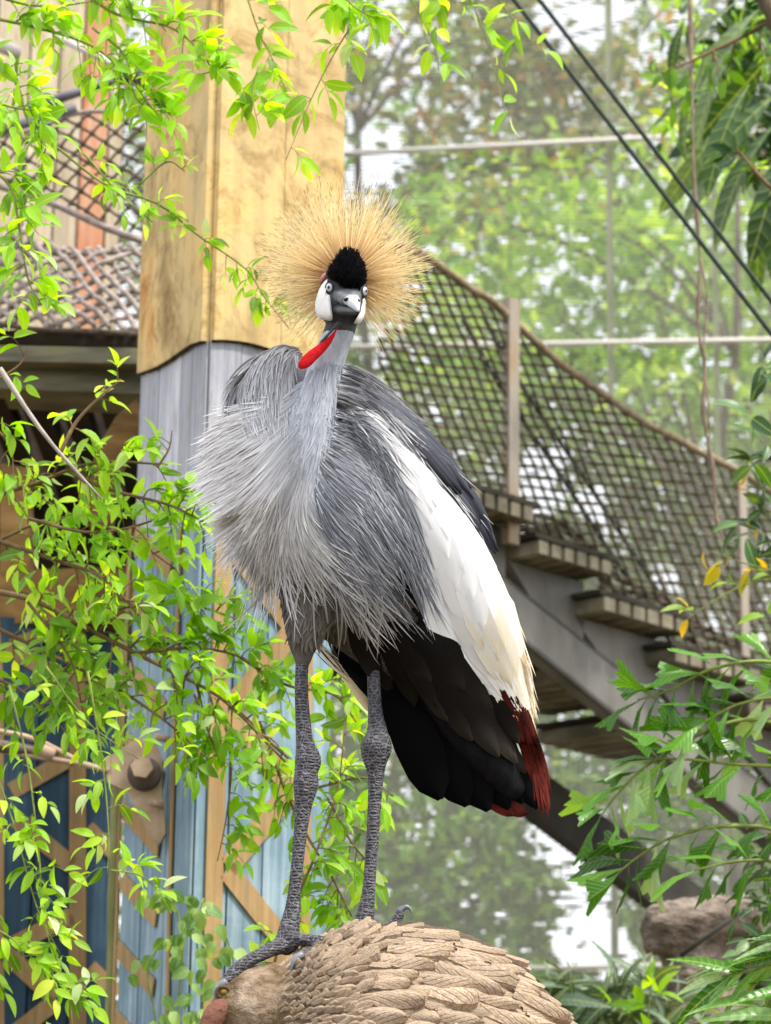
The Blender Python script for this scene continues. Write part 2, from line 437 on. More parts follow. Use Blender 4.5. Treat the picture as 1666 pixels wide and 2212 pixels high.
for dy in (-22, 18):
    m = MB(); m.tube(crom([V(x, y, 5.42) for x, y in ((-60, 1592 + dy), (60, 1614 + dy), (130, 1634 + dy * .5), (180, 1650), (235, 1665))], 14), px(5.4) * 6, 8); m.build('cable_strand', M_rust, hook)

# ------------------------------------------------------------------ footbridge at the left: beams, brace, dark back
M_beam = nmat('bridge_timber', [(.3, '#4c4a3c'), (.5, '#86806a'), (.65, '#8c8c3e'), (.8, '#b3ab92')], 5, .85, .35, .006, (.5, 1, 4), rnd=.12)
br = thing('footbridge', 'timber footbridge deck with mossy edge beams behind the leafy branches', 'footbridge', V(100, 800, 6.3))
def beam(pts, d, name, mat=M_beam, parent=br):
    m = MB(); m.prism(pts, d); m.build(name, mat, parent, False)
beam([V(-400, 738, 6.1), V(330, 752, 6.1), V(330, 786, 6.1), V(-400, 772, 6.1)], (0, .18, 0), 'edge_beam')
beam([V(-400, 782, 6.16), V(330, 794, 6.16), V(330, 852, 6.16), V(-400, 822, 6.16)], (0, .16, 0), 'lower_beam')
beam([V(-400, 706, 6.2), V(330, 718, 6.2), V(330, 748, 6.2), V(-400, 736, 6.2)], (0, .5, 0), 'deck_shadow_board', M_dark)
beam([V(-400, 850, 7.2), V(360, 850, 7.2), V(360, 1420, 7.2), V(-400, 1420, 7.2)], (0, .06, 0), 'back_panel', M_dark)  # its dark colour stands in for the shade under the deck
for i in range(9):
    x = -380 + i * 84; zb = V(x, 846, 6.3).z
    m = MB(); a = V(x, 838, 6.22); m.box((a.x, 6.24, a.z - .02), (.055, 0, 0), (0, .95, .0), (0, 0, .05)); m.build('joist', M_dark, br, False)
M_brace = nmat('brown_timber', [(.3, '#5d4526'), (.55, '#8c6a3c'), (.75, '#a98450')], 6, .85, .3, .005, (1, 1, 4))
m = MB()
o1 = [(296, 860), (250, 900), (215, 960), (196, 1040), (188, 1130)]; o2 = [(236, 1140), (244, 1060), (258, 1000), (280, 955), (300, 935)]
m.prism([V(x, y, 6.0) for x, y in o1 + o2], (0, .09, 0)); m.build('curved_brace', M_brace, br, False)
m = MB(); m.prism([V(x, y, 6.05) for x, y in ((-400, 1240), (300, 1225), (300, 1345), (-400, 1350))], (0, .1, 0)); m.build('cross_beam', M_brace, br, False)
m = MB(); m.prism([V(x, y, 6.08) for x, y in ((0, 1000), (60, 1010), (65, 1240), (0, 1240))], (0, .1, 0)); m.build('strut', M_brace, br, False)
# the bridge stands on two posts that the shrub hides
for x in (-350, -120):
    a = V(x, 850, 6.5); m = MB(); m.tube([(a.x, 6.9, 0), (a.x, 6.9, a.z)], .06, 10); m.build('bridge_post', M_dark, br)

# tan board wall behind the rope net, upper left
M_tanb = woodpaint('pale_board', '#ad9c84', '#cdbca0', '#e4d6bc', '#a88860')
M_orng = woodpaint('orange_board', '#a8684a', '#cc8f6c', '#dcb498', '#c0a68c')
A = V(-420, 300, 7.6); B = V(262, 300, 7.6); FB = Face(A, B)
bw = thing('board_wall', 'pale tan board wall with an orange stripe, seen through the rope net', 'wall', (A.x, 7.8, 0)); FB.own = bw
xs = [-420, -330, -250, -170, -95, -20, 55, 120, 172, 232, 262]
ub = [FB.uz(x, 400)[0] for x in xs]
for k in range(len(ub) - 1):
    boards(FB, ub[k:k + 2], 0, 7.4, 'board', M_orng if k == 8 else M_tanb, .02, .003, .012)
m = MB(); FB.slab(m, [(0, 0), (FB.W, 0), (FB.W, 7.4), (0, 7.4)], -.06, .05); m.build('backing', M_core, bw, False)

# ------------------------------------------------------------------ rope nets
M_rope = nmat('brown_rope', [(.3, '#3c322a'), (.55, '#62564a'), (.75, '#8a7c6c')], 60, .9, .6, .003, rnd=.15)
M_ropel = nmat('pale_rope', [(.3, '#7a6c64'), (.55, '#aa9c94'), (.75, '#d0c4be')], 50, .85, .6, .003, rnd=.1)
M_ropeo = nmat('olive_rope', [(.3, '#3c3828'), (.55, '#5c5542'), (.75, '#85795f')], 60, .9, .6, .003, rnd=.15)
def inside(p, poly):
    x, y = p; c = False; n = len(poly)
    for i in range(n):
        (x1, y1), (x2, y2) = poly[i], poly[i - 1]
        if (y1 > y) != (y2 > y) and x < (x2 - x1) * (y - y1) / (y2 - y1) + x1: c = not c
    return c
def net(parent, poly, d1, d2, sp1, sp2, to3, r, mat, amp=3.0, seed=1, knots=None, sag=0):
    "rope lattice: two families of strands inside a region; every strand is one piece"
    rg = random.Random(seed); cx = sum(p[0] for p in poly) / len(poly); cy = sum(p[1] for p in poly) / len(poly)
    off = Vector((rg.random() * 50, rg.random() * 50, 0))
    def warp(x, y):
        v = noise.noise_vector(Vector((x / 90, y / 90, 0)) + off); w2 = noise.noise_vector(Vector((x / 24, y / 24, 3)) + off)
        return x + v.x * amp * 2.2 + w2.x * amp * .5, y + v.y * amp * 2.2 + w2.y * amp * .5
    kn = []
    D1 = Vector(d1).normalized(); D2 = Vector(d2).normalized()
    for D, E, sp, fam in ((D1, D2, sp1, 0), (D2, D1, sp2, 1)):
        pn = Vector((-D.y, D.x))
        for i in range(-60, 61):
            run = []
            base = Vector((cx, cy)) + pn * sp * i
            s = -900
            pieces = []
            while s < 900:
                q = base + D * s; ok = inside((q.x, q.y), poly)
                if ok: run.append((q.x, q.y))
                if (not ok or s + 11 >= 900) and run:
                    if len(run) > 1: pieces.append(run)
                    run = []
                s += 11
            for run in pieces:
                P = []
                for k, (x, y) in enumerate(run):
                    a, b = warp(x, y); P.append(to3(a, b) + Vector((0, (-1 if fam else 1) * r * .7 + (noise.noise(Vector((x / 60, y / 60, fam))) * sag), 0)))
                m = MB(); m.tube(P, [r * rg.uniform(.85, 1.15) for _ in P], 5); m.build('rope_strand', mat, parent)
    if knots:
        # knots where the two families cross
        det = D1.x * D2.y - D1.y * D2.x
        p1 = Vector((-D1.y, D1.x)); p2 = Vector((-D2.y, D2.x)); m = MB()
        for i in range(-60, 61):
            for j in range(-60, 61):
                o = p1 * sp1 * i - p2 * sp2 * j
                # base1 + D1 s = base2 + D2 t
                t = (D1.x * o.y - D1.y * o.x) / det
                q = Vector((cx, cy)) + p2 * sp2 * j + D2 * t
                if inside((q.x, q.y), poly):
                    a, b = warp(q.x, q.y); c = to3(a, b)
                    m.ellipsoid(c, ((knots, 0, 0), (0, knots, 0), (0, 0, knots * 1.1)), 6, 4)
        o = m.build('knots', mat, parent); o['kind'] = 'stuff'
n1 = thing('rope_net', 'open brown diamond rope net hanging before the tan boards', 'net', V(150, 500, 6.4))
net(n1, [(-160, 300), (40, 285), (180, 240), (300, 250), (318, 260), (312, 520), (150, 455), (20, 405), (-160, 350)], (1, .62), (.55, -.62), 30, 33, lambda x, y: V(x, y, 6.45), px(6.4) * 3.2, M_rope, 3, 3, px(6.4) * 7)
m = MB(); m.tube(crom([V(x, y, 6.43) for x, y in ((-160, 355), (20, 408), (120, 442), (220, 488), (312, 522))], 20), [px(6.4) * (8 + (i % 2)) for i in range(20)], 8); m.build('border_rope', M_ropel, n1)
m = MB(); m.tube(crom([V(x, y, 6.45) for x, y in ((-160, 305), (40, 288), (180, 242), (310, 250))], 16), px(6.4) * 5, 8); m.build('border_rope', M_ropel, n1)
n2 = thing('rope_net', 'heavy pale rope net with thick knotted loops above the bridge beam', 'net', V(150, 720, 6.2))
net(n2, [(-200, 470), (60, 500), (130, 535), (308, 530), (304, 715), (60, 705), (-200, 690)], (1, -.42), (.75, .85), 23, 25, lambda x, y: V(x, y, 6.32 - (y - 500) * .0007), px(6.2) * 6.2, M_ropel, 7, 4, px(6.2) * 9, .02)
m = MB(); m.tube(crom([V(x, y, 6.32) for x, y in ((-200, 475), (60, 530), (130, 548), (220, 545), (310, 540))], 18), px(6.4) * 7, 8); m.build('border_rope', M_ropel, n2)
m = MB(); m.tube(crom([V(x, y, 6.16) for x, y in ((-200, 690), (0, 702), (80, 712), (200, 716), (306, 722))], 18), px(6.4) * 6, 8); m.build('border_rope', M_rope, n2)
# bridge poles
M_steel = nmat('grey_steel', [(.3, '#5e5c66'), (.6, '#8b8792'), (.8, '#b3aeb6')], 14, .5, .2, .003, metal=.2)
M_pvc = nmat('pale_pipe', [(.3, '#c3b6b2'), (.7, '#efe6e2')], 10, .5, .1, .003)
rl = thing('bridge_railing', 'grey tube railing with a dark clamp above the rope net', 'railing', V(150, 250, 6.3))
for pts, rr, mt in ((((60, 236), (150, 205), (262, 168)), 11, M_steel), (((-160, 330), (18, 278), (165, 232)), 11, M_steel), (((-160, 40), (0, 98), (42, 116)), 15, M_pvc), (((120, 78), (210, 122), (320, 180)), 8, M_pvc)):
    m = MB(); m.tube([V(x, y, 6.3) for x, y in pts], px(6.3) * rr, 12); m.build('rail_tube', mt, rl)
m = MB(); m.tube([V(250, 176, 6.26), V(278, 158, 6.26), V(318, 176, 6.26), V(330, 182, 6.26)], [px(6.3) * k for k in (12, 24, 20, 14)], 10); m.build('clamp', nmat('dark_clamp', [(.3, '#3f3a44'), (.7, '#655f6c')], 14, .6, .2), rl)
m = MB(); m.tube([V(345, -60, 6.3), V(352, 300, 6.3)], px(6.3) * 13, 10); m.build('upright', M_steel, rl)

# ------------------------------------------------------------------ staircase, descending to the right and away
YS = 7.2
AD = Vector((.67, .742, 0)); BD = Vector((-.742, .67, 0))          # down the flight / across it, away from us
NS = Vector((AD.y, -AD.x, 0)); P1 = V(1100, 1260, YS)               # near stringer's plane
def S(x, y, back=0.): return on_plane(x, y, P1 + BD * back, NS)
M_sgrey = nmat('grey_stringer', [(.24, '#4e4434'), (.36, '#5e5b53'), (.55, '#78756e'), (.75, '#908c84')], 4, .6, .2, .004, (1, 1, .5), rnd=.05, fine=6)
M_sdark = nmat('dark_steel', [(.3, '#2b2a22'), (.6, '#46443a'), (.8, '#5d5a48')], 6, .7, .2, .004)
M_tread = nmat('tread_board', [(.3, '#565040'), (.5, '#7d7662'), (.7, '#9c9680')], 9, .85, .4, .006, rnd=.18)
M_tdark = nmat('tread_top', [(.3, '#2c2820'), (.7, '#4a4438')], 12, .95, .4, .006)
M_post = nmat('rusty_post', [(.25, '#857e74'), (.5, '#a09688'), (.68, '#9c8264'), (.85, '#8c6440')], 4, .65, .3, .004, (3, 3, 1))
st = thing('staircase', 'grey steel staircase with slatted timber treads, seen from below', 'staircase', V(1400, 1700, 7.9))
WID = .62
def stringer(top, bot, back, name, mat, th=.05):
    a, b = top; c, d = bot
    q = [S(*a, back), S(*b, back), S(*d, back), S(*c, back)]
    m = MB(); m.prism(q, NS * -.012); 
    # flanges of the channel
    for p, r2, s in ((q[0], q[1], -1), (q[3], q[2], 1)):
        up = (q[0] - q[3]).normalized() * (.012 * -s)
        m.prism([p, r2, r2 - up, p - up], NS * -th)
    m.build(name, mat, st, False)
stringer(((1040, 1205), (1840, 1843)), ((1040, 1312), (1840, 1962)), 0, 'stringer', M_sgrey)
# far stringer: the same line moved across the flight
def far(p): return p + BD * WID
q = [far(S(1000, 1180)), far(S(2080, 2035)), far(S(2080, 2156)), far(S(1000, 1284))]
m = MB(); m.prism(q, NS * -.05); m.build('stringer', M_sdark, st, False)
# treads: T(k) near front corners read off the photo
treads = [((1105, 1176), (1268, 1226)), ((1246, 1298), (1432, 1348)), ((1400, 1408), (1590, 1455)), ((1560, 1520), (1762, 1566)), ((930, 1058), (1100, 1108))]
for (a, b) in treads:
    A0 = S(*a); B0 = S(*b); B0.z = A0.z; L = (B0 - A0).length; n = 6; wdt = L / n; hz = .036
    o = A0 - BD * .09
    m = MB(); m.box(o + AD * -.012 + Vector((0, 0, .004)), AD * (L + .03), BD * (WID + .14), (0, 0, .014)); trd = m.build('tread', M_tdark, st, False)
    for i in range(n):
        m = MB(); m.box(o + AD * (wdt * i + .004) - Vector((0, 0, hz)), AD * (wdt - .016), BD * (WID + .14), (0, 0, hz + rng.uniform(-.002, .002)))
        m.build('tread_board', M_tread, trd, False)
    for bk in (-.0,):
        c = A0 + BD * (bk + .01) - Vector((0, 0, hz + .004))
        m = MB(); m.prism([c, c + AD * L, c + AD * L * .98 - Vector((0, 0, .30)), c + AD * L * .55 - Vector((0, 0, .16))], BD * .02); m.build('bracket', M_sdark if bk > .1 else M_sgrey, st, False)
for x0, y0, x1, y1, rr in ((1107, 648, 1103, 1176, 17), (1606, 1016, 1606, 1420, 15)):
    b = S(x1, y1, -.03); t = S(x0, y0, -.03); t = Vector((b.x, b.y, t.z)); r = px(7.2) * rr
    m = MB(); m.box(b - AD * r + NS * r * .6, AD * (2 * r), NS * (-2 * r * .6), t - b); m.build('post', M_post, st, False)
# far landing carried on a column, hidden behind the crane
lp = S(1000, 1120, .4); lp = lp + BD * .9; m = MB(); m.tube([(lp.x, lp.y, 0), (lp.x, lp.y, lp.z - .1)], .06, 10); m.build('column', M_sdark, st)
# handrail rope and side net
M_rail = nmat('handrail_rope', [(.3, '#6f6048'), (.55, '#9a8a70'), (.75, '#b9ac94')], 40, .9, .6, .004)
hr = [(820, 505), (905, 545), (960, 582), (1020, 625), (1060, 648), (1098, 684), (1150, 732), (1210, 785), (1262, 822), (1330, 870), (1390, 912), (1450, 942), (1510, 975), (1560, 1000), (1610, 1026), (1700, 1085), (1800, 1150)]
hro = MB(); hro.tube(crom([S(x, y, -.03) for x, y in hr], 70), [px(7.3) * (9 + 1.2 * math.sin(i * 1.9)) for i in range(70)], 8)
tag(hro.build('handrail_rope', M_rail), 'thick brown rope handrail sagging down along the stairs', 'handrail')
n3 = thing('rope_net', 'olive square-mesh rope net filling the side of the staircase', 'net', S(1300, 1200))
bot = [(1800, 1660), (1640, 1500), (1590, 1452), (1450, 1395), (1432, 1340), (1300, 1290), (1265, 1222), (1120, 1170), (1000, 1075), (820, 1030)]
net(n3, hr + bot, (1, .10), (.40, 1), 22, 20.5, lambda x, y: S(x, y, -.03), px(7.3) * 3.2, M_ropeo, 2.2, 9, px(7.3) * 5.5)
for sx in (0, 48):
    m = MB(); m.tube(crom([S(x + sx, y, -.015) for x, y in ((1000, 690), (1090, 850), (1200, 1010), (1330, 1210), (1470, 1420))], 14), px(7.3) * 5.5, 6); m.build('diagonal_rope', nmat('slate_rope', [(.3, '#3d4146'), (.7, '#6b6f76')], 40, .8, .4, .003), n3)
for k in range(3):
    m = MB(); rr2 = random.Random(k)
    m.tube(crom([S(x + rr2.uniform(-8, 8), y - 14 - k * 16 + rr2.uniform(-10, 10), -.02) for x, y in ((1115, 1150), (1200, 1175), (1265, 1215), (1320, 1290), (1430, 1335), (1480, 1390), (1590, 1440), (1660, 1510), (1790, 1640))], 40), [px(7.3) * (5 + 3 * rr2.random()) for _ in range(40)], 6); m.build('slack_rope', M_rope, n3)

# ------------------------------------------------------------------ steel cables
M_cable = nmat('green_cable', [(.3, '#15211c'), (.6, '#27382f'), (.8, '#3c4c40')], 120, .5, .4, .002)
for (a, b), lab in ((((1080, -40), (1700, 765)), 'lower of the two dark green cables slanting across the upper right'), (((1135, -40), (1720, 720)), 'upper of the two dark green cables slanting across the upper right')):
    m = MB(); p, q = V(*a, 6.0), V(*b, 6.0); d = (q - p)
    m.tube([p - d * .8, p, q, q + d * .8], px(6.0) * 5.2, 8); tag(m.build('steel_cable', M_cable), lab, 'cable', 'parallel cables')

# ------------------------------------------------------------------ enclosure: fine wire screen, rails, posts
M_wire = plainmat('galvanised_wire', '#9c9992', .45, .5, .1)
M_srail = plainmat('white_rail', '#d2cdc4', .6)
YM = 9.4
en = thing('wire_screen', 'tall fine-mesh wire screen on pale rails closing the aviary', 'fence', (0.8, YM, 0))
m = MB(); SP = px(YM) * 9.0; WR = SP * .125
x0, x1, z0, z1 = -3.2, 4.4, .3, 7.2
def bar(a, b, r):
    d = (b - a).normalized(); s = d.orthogonal().normalized() * r; t = d.cross(s).normalized() * r
    o = [s + t, t - s, -s - t, s - t]
    m.add([a + k for k in o] + [b + k for k in o], [(i, (i + 1) % 4, 4 + (i + 1) % 4, 4 + i) for i in range(4)])
z = z0
while z < z1:
    bar(Vector((x0, YM, z)), Vector((x1, YM, z - .012)), WR); z += SP
x = x0
while x < x1:
    bar(Vector((x, YM + WR, z0)), Vector((x, YM + WR, z1)), WR * .4); x += SP * 1.15
m.build('wire_mesh', M_wire, en, False, 'stuff')
for pts in (((740, 332), (1400, 298)), ((760, 750), (1660, 734)), ((690, 1656), (1000, 1650)), ((1250, 2090), (1700, 2080))):
    a, b = V(*pts[0], YM - .02), V(*pts[1], YM - .02); d = (b - a).normalized()
    m = MB(); m.tube([a - d * .25, (a + b) / 2, b + d * (1.2 if pts[1][0] > 1200 else -.25)], px(YM) * 6, 8); m.build('rail', M_srail, en)
M_spost = nmat('pale_post', [(.3, '#8f9a6a'), (.7, '#bcc49c')], 6, .8, .2)
for x, r in ((1318, 8), (1545, 7), (100, 12)):
    a = V(x, 600, YM + .04); m = MB(); m.tube([(a.x, a.y, 0), (a.x, a.y, 7.2)], px(YM) * r, 8); m.build('upright', M_spost, en)
# ------------------------------------------------------------------ trees beyond the screen
M_bark = nmat('bark', [(.3, '#4a4032'), (.6, '#6c604e'), (.8, '#8a7e6a')], 10, .95, .6, .02, (1, 1, .3))
L_bright = leafmat('bright_leaf', [(0, '#648e38'), (.4, '#90bc56'), (.75, '#b4d478'), (1, '#d4e8a6')], .5, .5, True)
L_grey = leafmat('greyish_leaf', [(0, '#46543a'), (.35, '#6c7a58'), (.6, '#8a9c68'), (.85, '#aaac8c'), (.93, '#b98a5c'), (1, '#c7a070')], .4, .6, True)
L_olive = leafmat('olive_leaf', [(0, '#3c5a22'), (.5, '#6a8c3c'), (.85, '#90b05a'), (1, '#b6c68a')], .45, .5, True)
L_deep = leafmat('deep_leaf', [(0, '#3e6428'), (.5, '#68963e'), (.85, '#8cb65a'), (1, '#b0cc88')], .45, .5, True)
GAPS = [(800, 340, 62), (775, 410, 45), (1240, 10, 85), (1320, 30, 40), (1150, 1060, 62), (1175, 1000, 50), (1130, 1140, 40), (1280, 1080, 40), (1330, 1130, 35), (1260, 1820, 75), (1180, 1800, 50), (1320, 1870, 60), (1270, 2010, 72), (1330, 2060, 55), (1230, 1940, 40), (1440, 1960, 30), (985, 990, 30), (930, 880, 26), (860, 830, 24), (1460, 1260, 30), (1420, 1230, 28), (1540, 1340, 26), (1400, 1320, 30), (310, 450, 50), (350, 60, 60)]
def leaf_cloud(mb, c, rad, n, size, rg, gaps=True):
    made = 0; tries = 0
    while made < n and tries < n * 3:
        tries += 1
        p = c + Vector((rg.gauss(0, rad), rg.gauss(0, rad * .8), rg.gauss(0, rad)))
        if gaps:
            q = p - CAM; zc = q.dot(FWD); x = 833 + q.dot(CR) / zc / KPX; y = 1106 - q.dot(CU) / zc / KPX
            hit = False
            for gx, gy, gr in GAPS:
                if (x - gx) ** 2 + (y - gy) ** 2 < gr * gr * 1.5 and rg.random() < .97: hit = True; break
            if hit: continue
        d = Vector((rg.gauss(0, 1), rg.gauss(0, 1), rg.gauss(-.3, .7))).normalized(); nn = Vector((rg.gauss(0, .6), rg.gauss(-.3, .6), rg.gauss(.8, .5)))
        x_, y_, z_ = fit(d, nn); s = size * rg.uniform(.6, 1.35); wd = s * rg.uniform(.22, .32)
        mb.add([p, p + y_ * s * .5 + x_ * wd + z_ * s * .06, p + y_ * s - z_ * s * .1, p + y_ * s * .5 - x_ * wd + z_ * s * .06], [(0, 1, 2), (0, 2, 3)]); made += 1
def far_tree(label, cells, mat, n, size, trunk_x, Yt, seed, rpx=62, hgt=7.0):
    rg = random.Random(seed); b = V(trunk_x, 1200, Yt); t = thing('tree', label, 'tree', (b.x, b.y, 0), 'trees beyond the screen')
    cr = MB(); wood = MB(); top = max(V(x, y, Yt).z for x, y in cells)
    tp = [Vector((b.x + .1 * math.sin(i * 1.3 + seed), b.y + .08 * math.cos(i), top * i / 9)) for i in range(10)]
    wood.tube(tp, [lerp(.055, .012, i / 9) for i in range(10)], 10)
    for x, y in cells:
        c = V(x + rg.uniform(-30, 30), y + rg.uniform(-30, 30), Yt + rg.uniform(-.7, .7))
        leaf_cloud(cr, c, rpx * px(Yt), n, size, rg)
        if rg.random() < .3:
            k = min(8, max(1, int((c.z - .5) / top * 9))); s = tp[k]; mid = s.lerp(c, .5) + Vector((0, 0, .12))
            wood.tube(crom([s, mid, c], 6), [.014, .012, .010, .008, .006, .003], 5)
    wood.build('trunk', M_bark, t); cr.build('crown', mat, t, False, 'stuff')
def grid(x0, x1, y0, y1, st, skip=0., seed=1):
    rg = random.Random(seed); o = []; y = y0
    while y <= y1:
        x = x0
        while x <= x1:
            if rg.random() >= skip: o.append((x, y))
            x += st
        y += st
    return o
far_tree('grey-green tree with rusty leaves in the upper background, nearest the pillar', grid(640, 1180, -60, 560, 108, .12, 1), L_grey, 110, .085, 800, 12.6, 1)
far_tree('grey-green tree high behind the two slanting cables', grid(1180, 1720, 40, 420, 108, .15, 2), L_grey, 100, .085, 1480, 13.2, 2)
far_tree('bright lime green tree behind the head of the staircase', grid(950, 1440, 440, 880, 100, .05, 3), L_bright, 95, .085, 1560, 11.6, 3)
far_tree('light green tree at the right edge behind the stair net', grid(1400, 1980, 420, 1000, 105, .08, 4), L_bright, 85, .08, 1640, 12.2, 4)
far_tree('olive green tree behind the rope net of the stairs', grid(720, 1330, 820, 1480, 105, .14, 5), L_olive, 100, .085, 980, 12.8, 5)
far_tree('olive tree low behind the right part of the stair net', grid(1330, 1980, 1000, 1700, 105, .12, 6), L_olive, 100, .085, 1600, 12.6, 6)
far_tree('dark green tree low between the crane legs and the stairs', grid(640, 1240, 1480, 2420, 104, .06, 7), L_deep, 125, .085, 900, 11.8, 7)
far_tree('dark green tree under the foot of the staircase', grid(1240, 1900, 1700, 2420, 104, .12, 8), L_deep, 120, .085, 1500, 12.2, 8)
far_tree('leafy tree glimpsed behind the upper left net', grid(-160, 640, -80, 2300, 120, .15, 9), L_olive, 75, .09, 420, 12.4, 9)
far_tree('tall dim tree farthest back on the right', grid(700, 1900, -40, 2300, 150, .3, 10), L_deep, 60, .12, 560, 16.5, 10, 85)
far_tree('dim tree behind the blue plank wall at far left', grid(-900, -160, -80, 2300, 170, .15, 11), L_deep, 70, .12, -500, 14.0, 11, 95)
far_tree('dim tree at the far right beyond the stairs', grid(1980, 2900, -80, 2300, 170, .15, 12), L_deep, 70, .12, 2300, 14.0, 12, 95)
# ------------------------------------------------------------------ the crane
Y0 = 4.0; U = KPX * Y0 / math.cos(PITCH)
def D(x, y, o=0.): return V(x, y, Y0 + o * U)
TOCAM = -FWD
def remeshed(mb, voxel, smooth=4, fac=.5):
    me = mb.data('tmp', [])
    o = bpy.data.objects.new('tmp', me); COL.objects.link(o)
    md = o.modifiers.new('r', 'REMESH'); md.mode = 'VOXEL'; md.voxel_size = voxel; md.use_smooth_shade = True
    if smooth:
        ms = o.modifiers.new('s', 'SMOOTH'); ms.iterations = smooth; ms.factor = fac
    bpy.context.view_layer.update()
    dg = bpy.context.evaluated_depsgraph_get()
    res = bpy.data.meshes.new_from_object(o.evaluated_get(dg))
    bpy.data.objects.remove(o); bpy.data.meshes.remove(me)
    return res
prims = []
def chain(mb, pts, tg, n=14, sides=20, flat=1.0):
    P = [D(x, y, o) for x, y, o, r in pts]; Rr = [Vector((r * U, 0, 0)) for *_, r in pts]
    C = crom(P, n); Q = [v.x for v in crom(Rr, n)]
    mb.tube(C, Q, sides)
    for i in (0, -1): mb.ellipsoid(C[i], ((Q[i], 0, 0), (0, Q[i], 0), (0, 0, Q[i])), 16, 10)
    prims.extend((c, q, tg) for c, q in zip(C, Q))
bm_ = MB()
chain(bm_, [(740, 660, -190, 40), (737, 705, -185, 33), (714, 765, -175, 35), (694, 830, -162, 39), (673, 920, -140, 50), (652, 1010, -105, 70), (640, 1080, -50, 105)], 'neck', 22)
chain(bm_, [(608, 856, 25, 90), (640, 980, 0, 130), (690, 1100, 10, 172), (770, 1210, 40, 184), (855, 1315, 85, 150), (940, 1430, 125, 108), (1020, 1540, 150, 70)], 'trunk', 22)
chain(bm_, [(608, 856, 25, 90), (690, 878, 20, 97), (770, 910, 30, 92), (850, 1000, 30, 100)], 'back', 12)
chain(bm_, [(770, 920, 0, 70), (830, 985, -30, 88), (905, 1100, -10, 92), (975, 1230, 30, 92), (1042, 1370, 75, 74), (1085, 1480, 105, 46), (1108, 1550, 120, 30)], 'wing', 20)
chain(bm_, [(880, 1400, 125, 80), (980, 1530, 145, 66), (1060, 1640, 155, 52), (1105, 1700, 160, 30)], 'tail', 14)
chain(bm_, [(690, 1230, 0, 95), (668, 1320, -15, 62), (656, 1390, -20, 34), (655, 1420, -20, 20)], 'thigh', 10)
chain(bm_, [(800, 1230, 60, 95), (806, 1310, 50, 58), (806, 1365, 45, 28), (806, 1390, 45, 18)], 'thigh', 10)
legL = [(655, 1390, -20, 15), (651, 1480, -20, 15), (655, 1560, -20, 17), (659, 1605, -20, 20), (666, 1642, -21, 29), (661, 1668, -21, 25), (661, 1694, -21, 28), (656, 1735, -20, 20), (649, 1800, -20, 15), (641, 1880, -20, 14), (633, 1950, -20, 15), (627, 1995, -20, 21), (620, 2036, -22, 27)]
legR = [(806, 1365, 45, 14), (807, 1450, 45, 15), (810, 1530, 45, 16), (815, 1580, 45, 23), (813, 1612, 45, 35), (811, 1642, 45, 28), (812, 1676, 45, 18), (808, 1760, 45, 15), (802, 1850, 45, 14), (796, 1930, 45, 15), (788, 1985, 45, 21), (783, 2022, 45, 24)]
chain(bm_, legL, 'leg', 40, 12); chain(bm_, legR, 'leg', 40, 12)
chain(bm_, [(616, 2040, -25, 21), (592, 2048, -48, 17), (560, 2064, -66, 15), (525, 2083, -80, 14), (500, 2106, -92, 14), (484, 2124, -98, 12)], 'leg', 14, 10)
chain(bm_, [(624, 2030, -30, 17), (660, 2030, -52, 13), (698, 2032, -58, 11), (722, 2036, -56, 9)], 'leg', 10, 10)
chain(bm_, [(783, 2020, 40, 18), (748, 2024, 0, 12), (712, 2040, -40, 12), (676, 2056, -75, 12), (650, 2068, -96, 12)], 'leg', 12, 10)
chain(bm_, [(786, 2018, 50, 16), (815, 2018, 62, 13), (842, 2000, 75, 11), (864, 1976, 82, 11)], 'leg', 10, 10)
chain(bm_, [(738, 640, -190, 49), (744, 610, -188, 46)], 'head', 4, 18)
bm_.ellipsoid(D(738, 660, -192), ((52 * U, 0, 0), (0, 46 * U, 0), (0, 0, 48 * U)), 20, 14); prims.append((D(738, 660, -192), 48 * U, 'head'))
body_me = remeshed(bm_, .0036, 4, .35)
# materials of the body by region
def featherbase(name, stops, sc_=55, st=(1, 1, .25)):
    a = NT(name); v = a.coord('Object', st); f = a.noise(v, sc_, 6, .7)
    a.base(a.ramp(f, stops), .85, .1); a.bump(f, .6, .006); return a.m
M_bgrey = featherbase('grey_down', [(.3, '#5d5d64'), (.5, '#83838a'), (.7, '#a3a2a8')])
M_bdark = featherbase('dark_down', [(.3, '#332f2c'), (.5, '#4c4743'), (.7, '#625c57')])
M_bneck = featherbase('neck_down', [(.3, '#8c909a'), (.5, '#a9aeb9'), (.7, '#c3c8d2')])
M_bwhite = featherbase('white_down', [(.3, '#d6d6da'), (.6, '#f0f0f2')])
M_bblack = featherbase('black_down', [(.3, '#0b0b0d'), (.7, '#1c1b1c')])
a = NT('leg_scales'); v = a.coord('Object', (1, 1, .8))
vor = a.n('ShaderNodeTexVoronoi', feature='DISTANCE_TO_EDGE'); vor.inputs['Scale'].default_value = 120; a.l(v, vor.inputs['Vector'])
rg = a.n('ShaderNodeTexWave', wave_type='BANDS', bands_direction='Z'); rg.inputs['Scale'].default_value = 70; rg.inputs['Distortion'].default_value = 5; rg.inputs['Detail'].default_value = 3; a.l(a.coord(), rg.inputs['Vector'])
edge = a.ramp(vor.outputs[0], [(.0, '#ffffff'), (.13, '#000000')]); big = a.noise(a.coord(), 22, 4)
c = a.mix(a.math('MULTIPLY', edge, .6), a.ramp(big, [(.3, '#222226'), (.6, '#37363b'), (.8, '#474148')]), '#8d8a90')
c = a.mix(a.math('MULTIPLY', a.ramp(rg.outputs[0], [(.75, (0, 0, 0, 1)), (.95, (1, 1, 1, 1))]), .35), c, '#75727a')
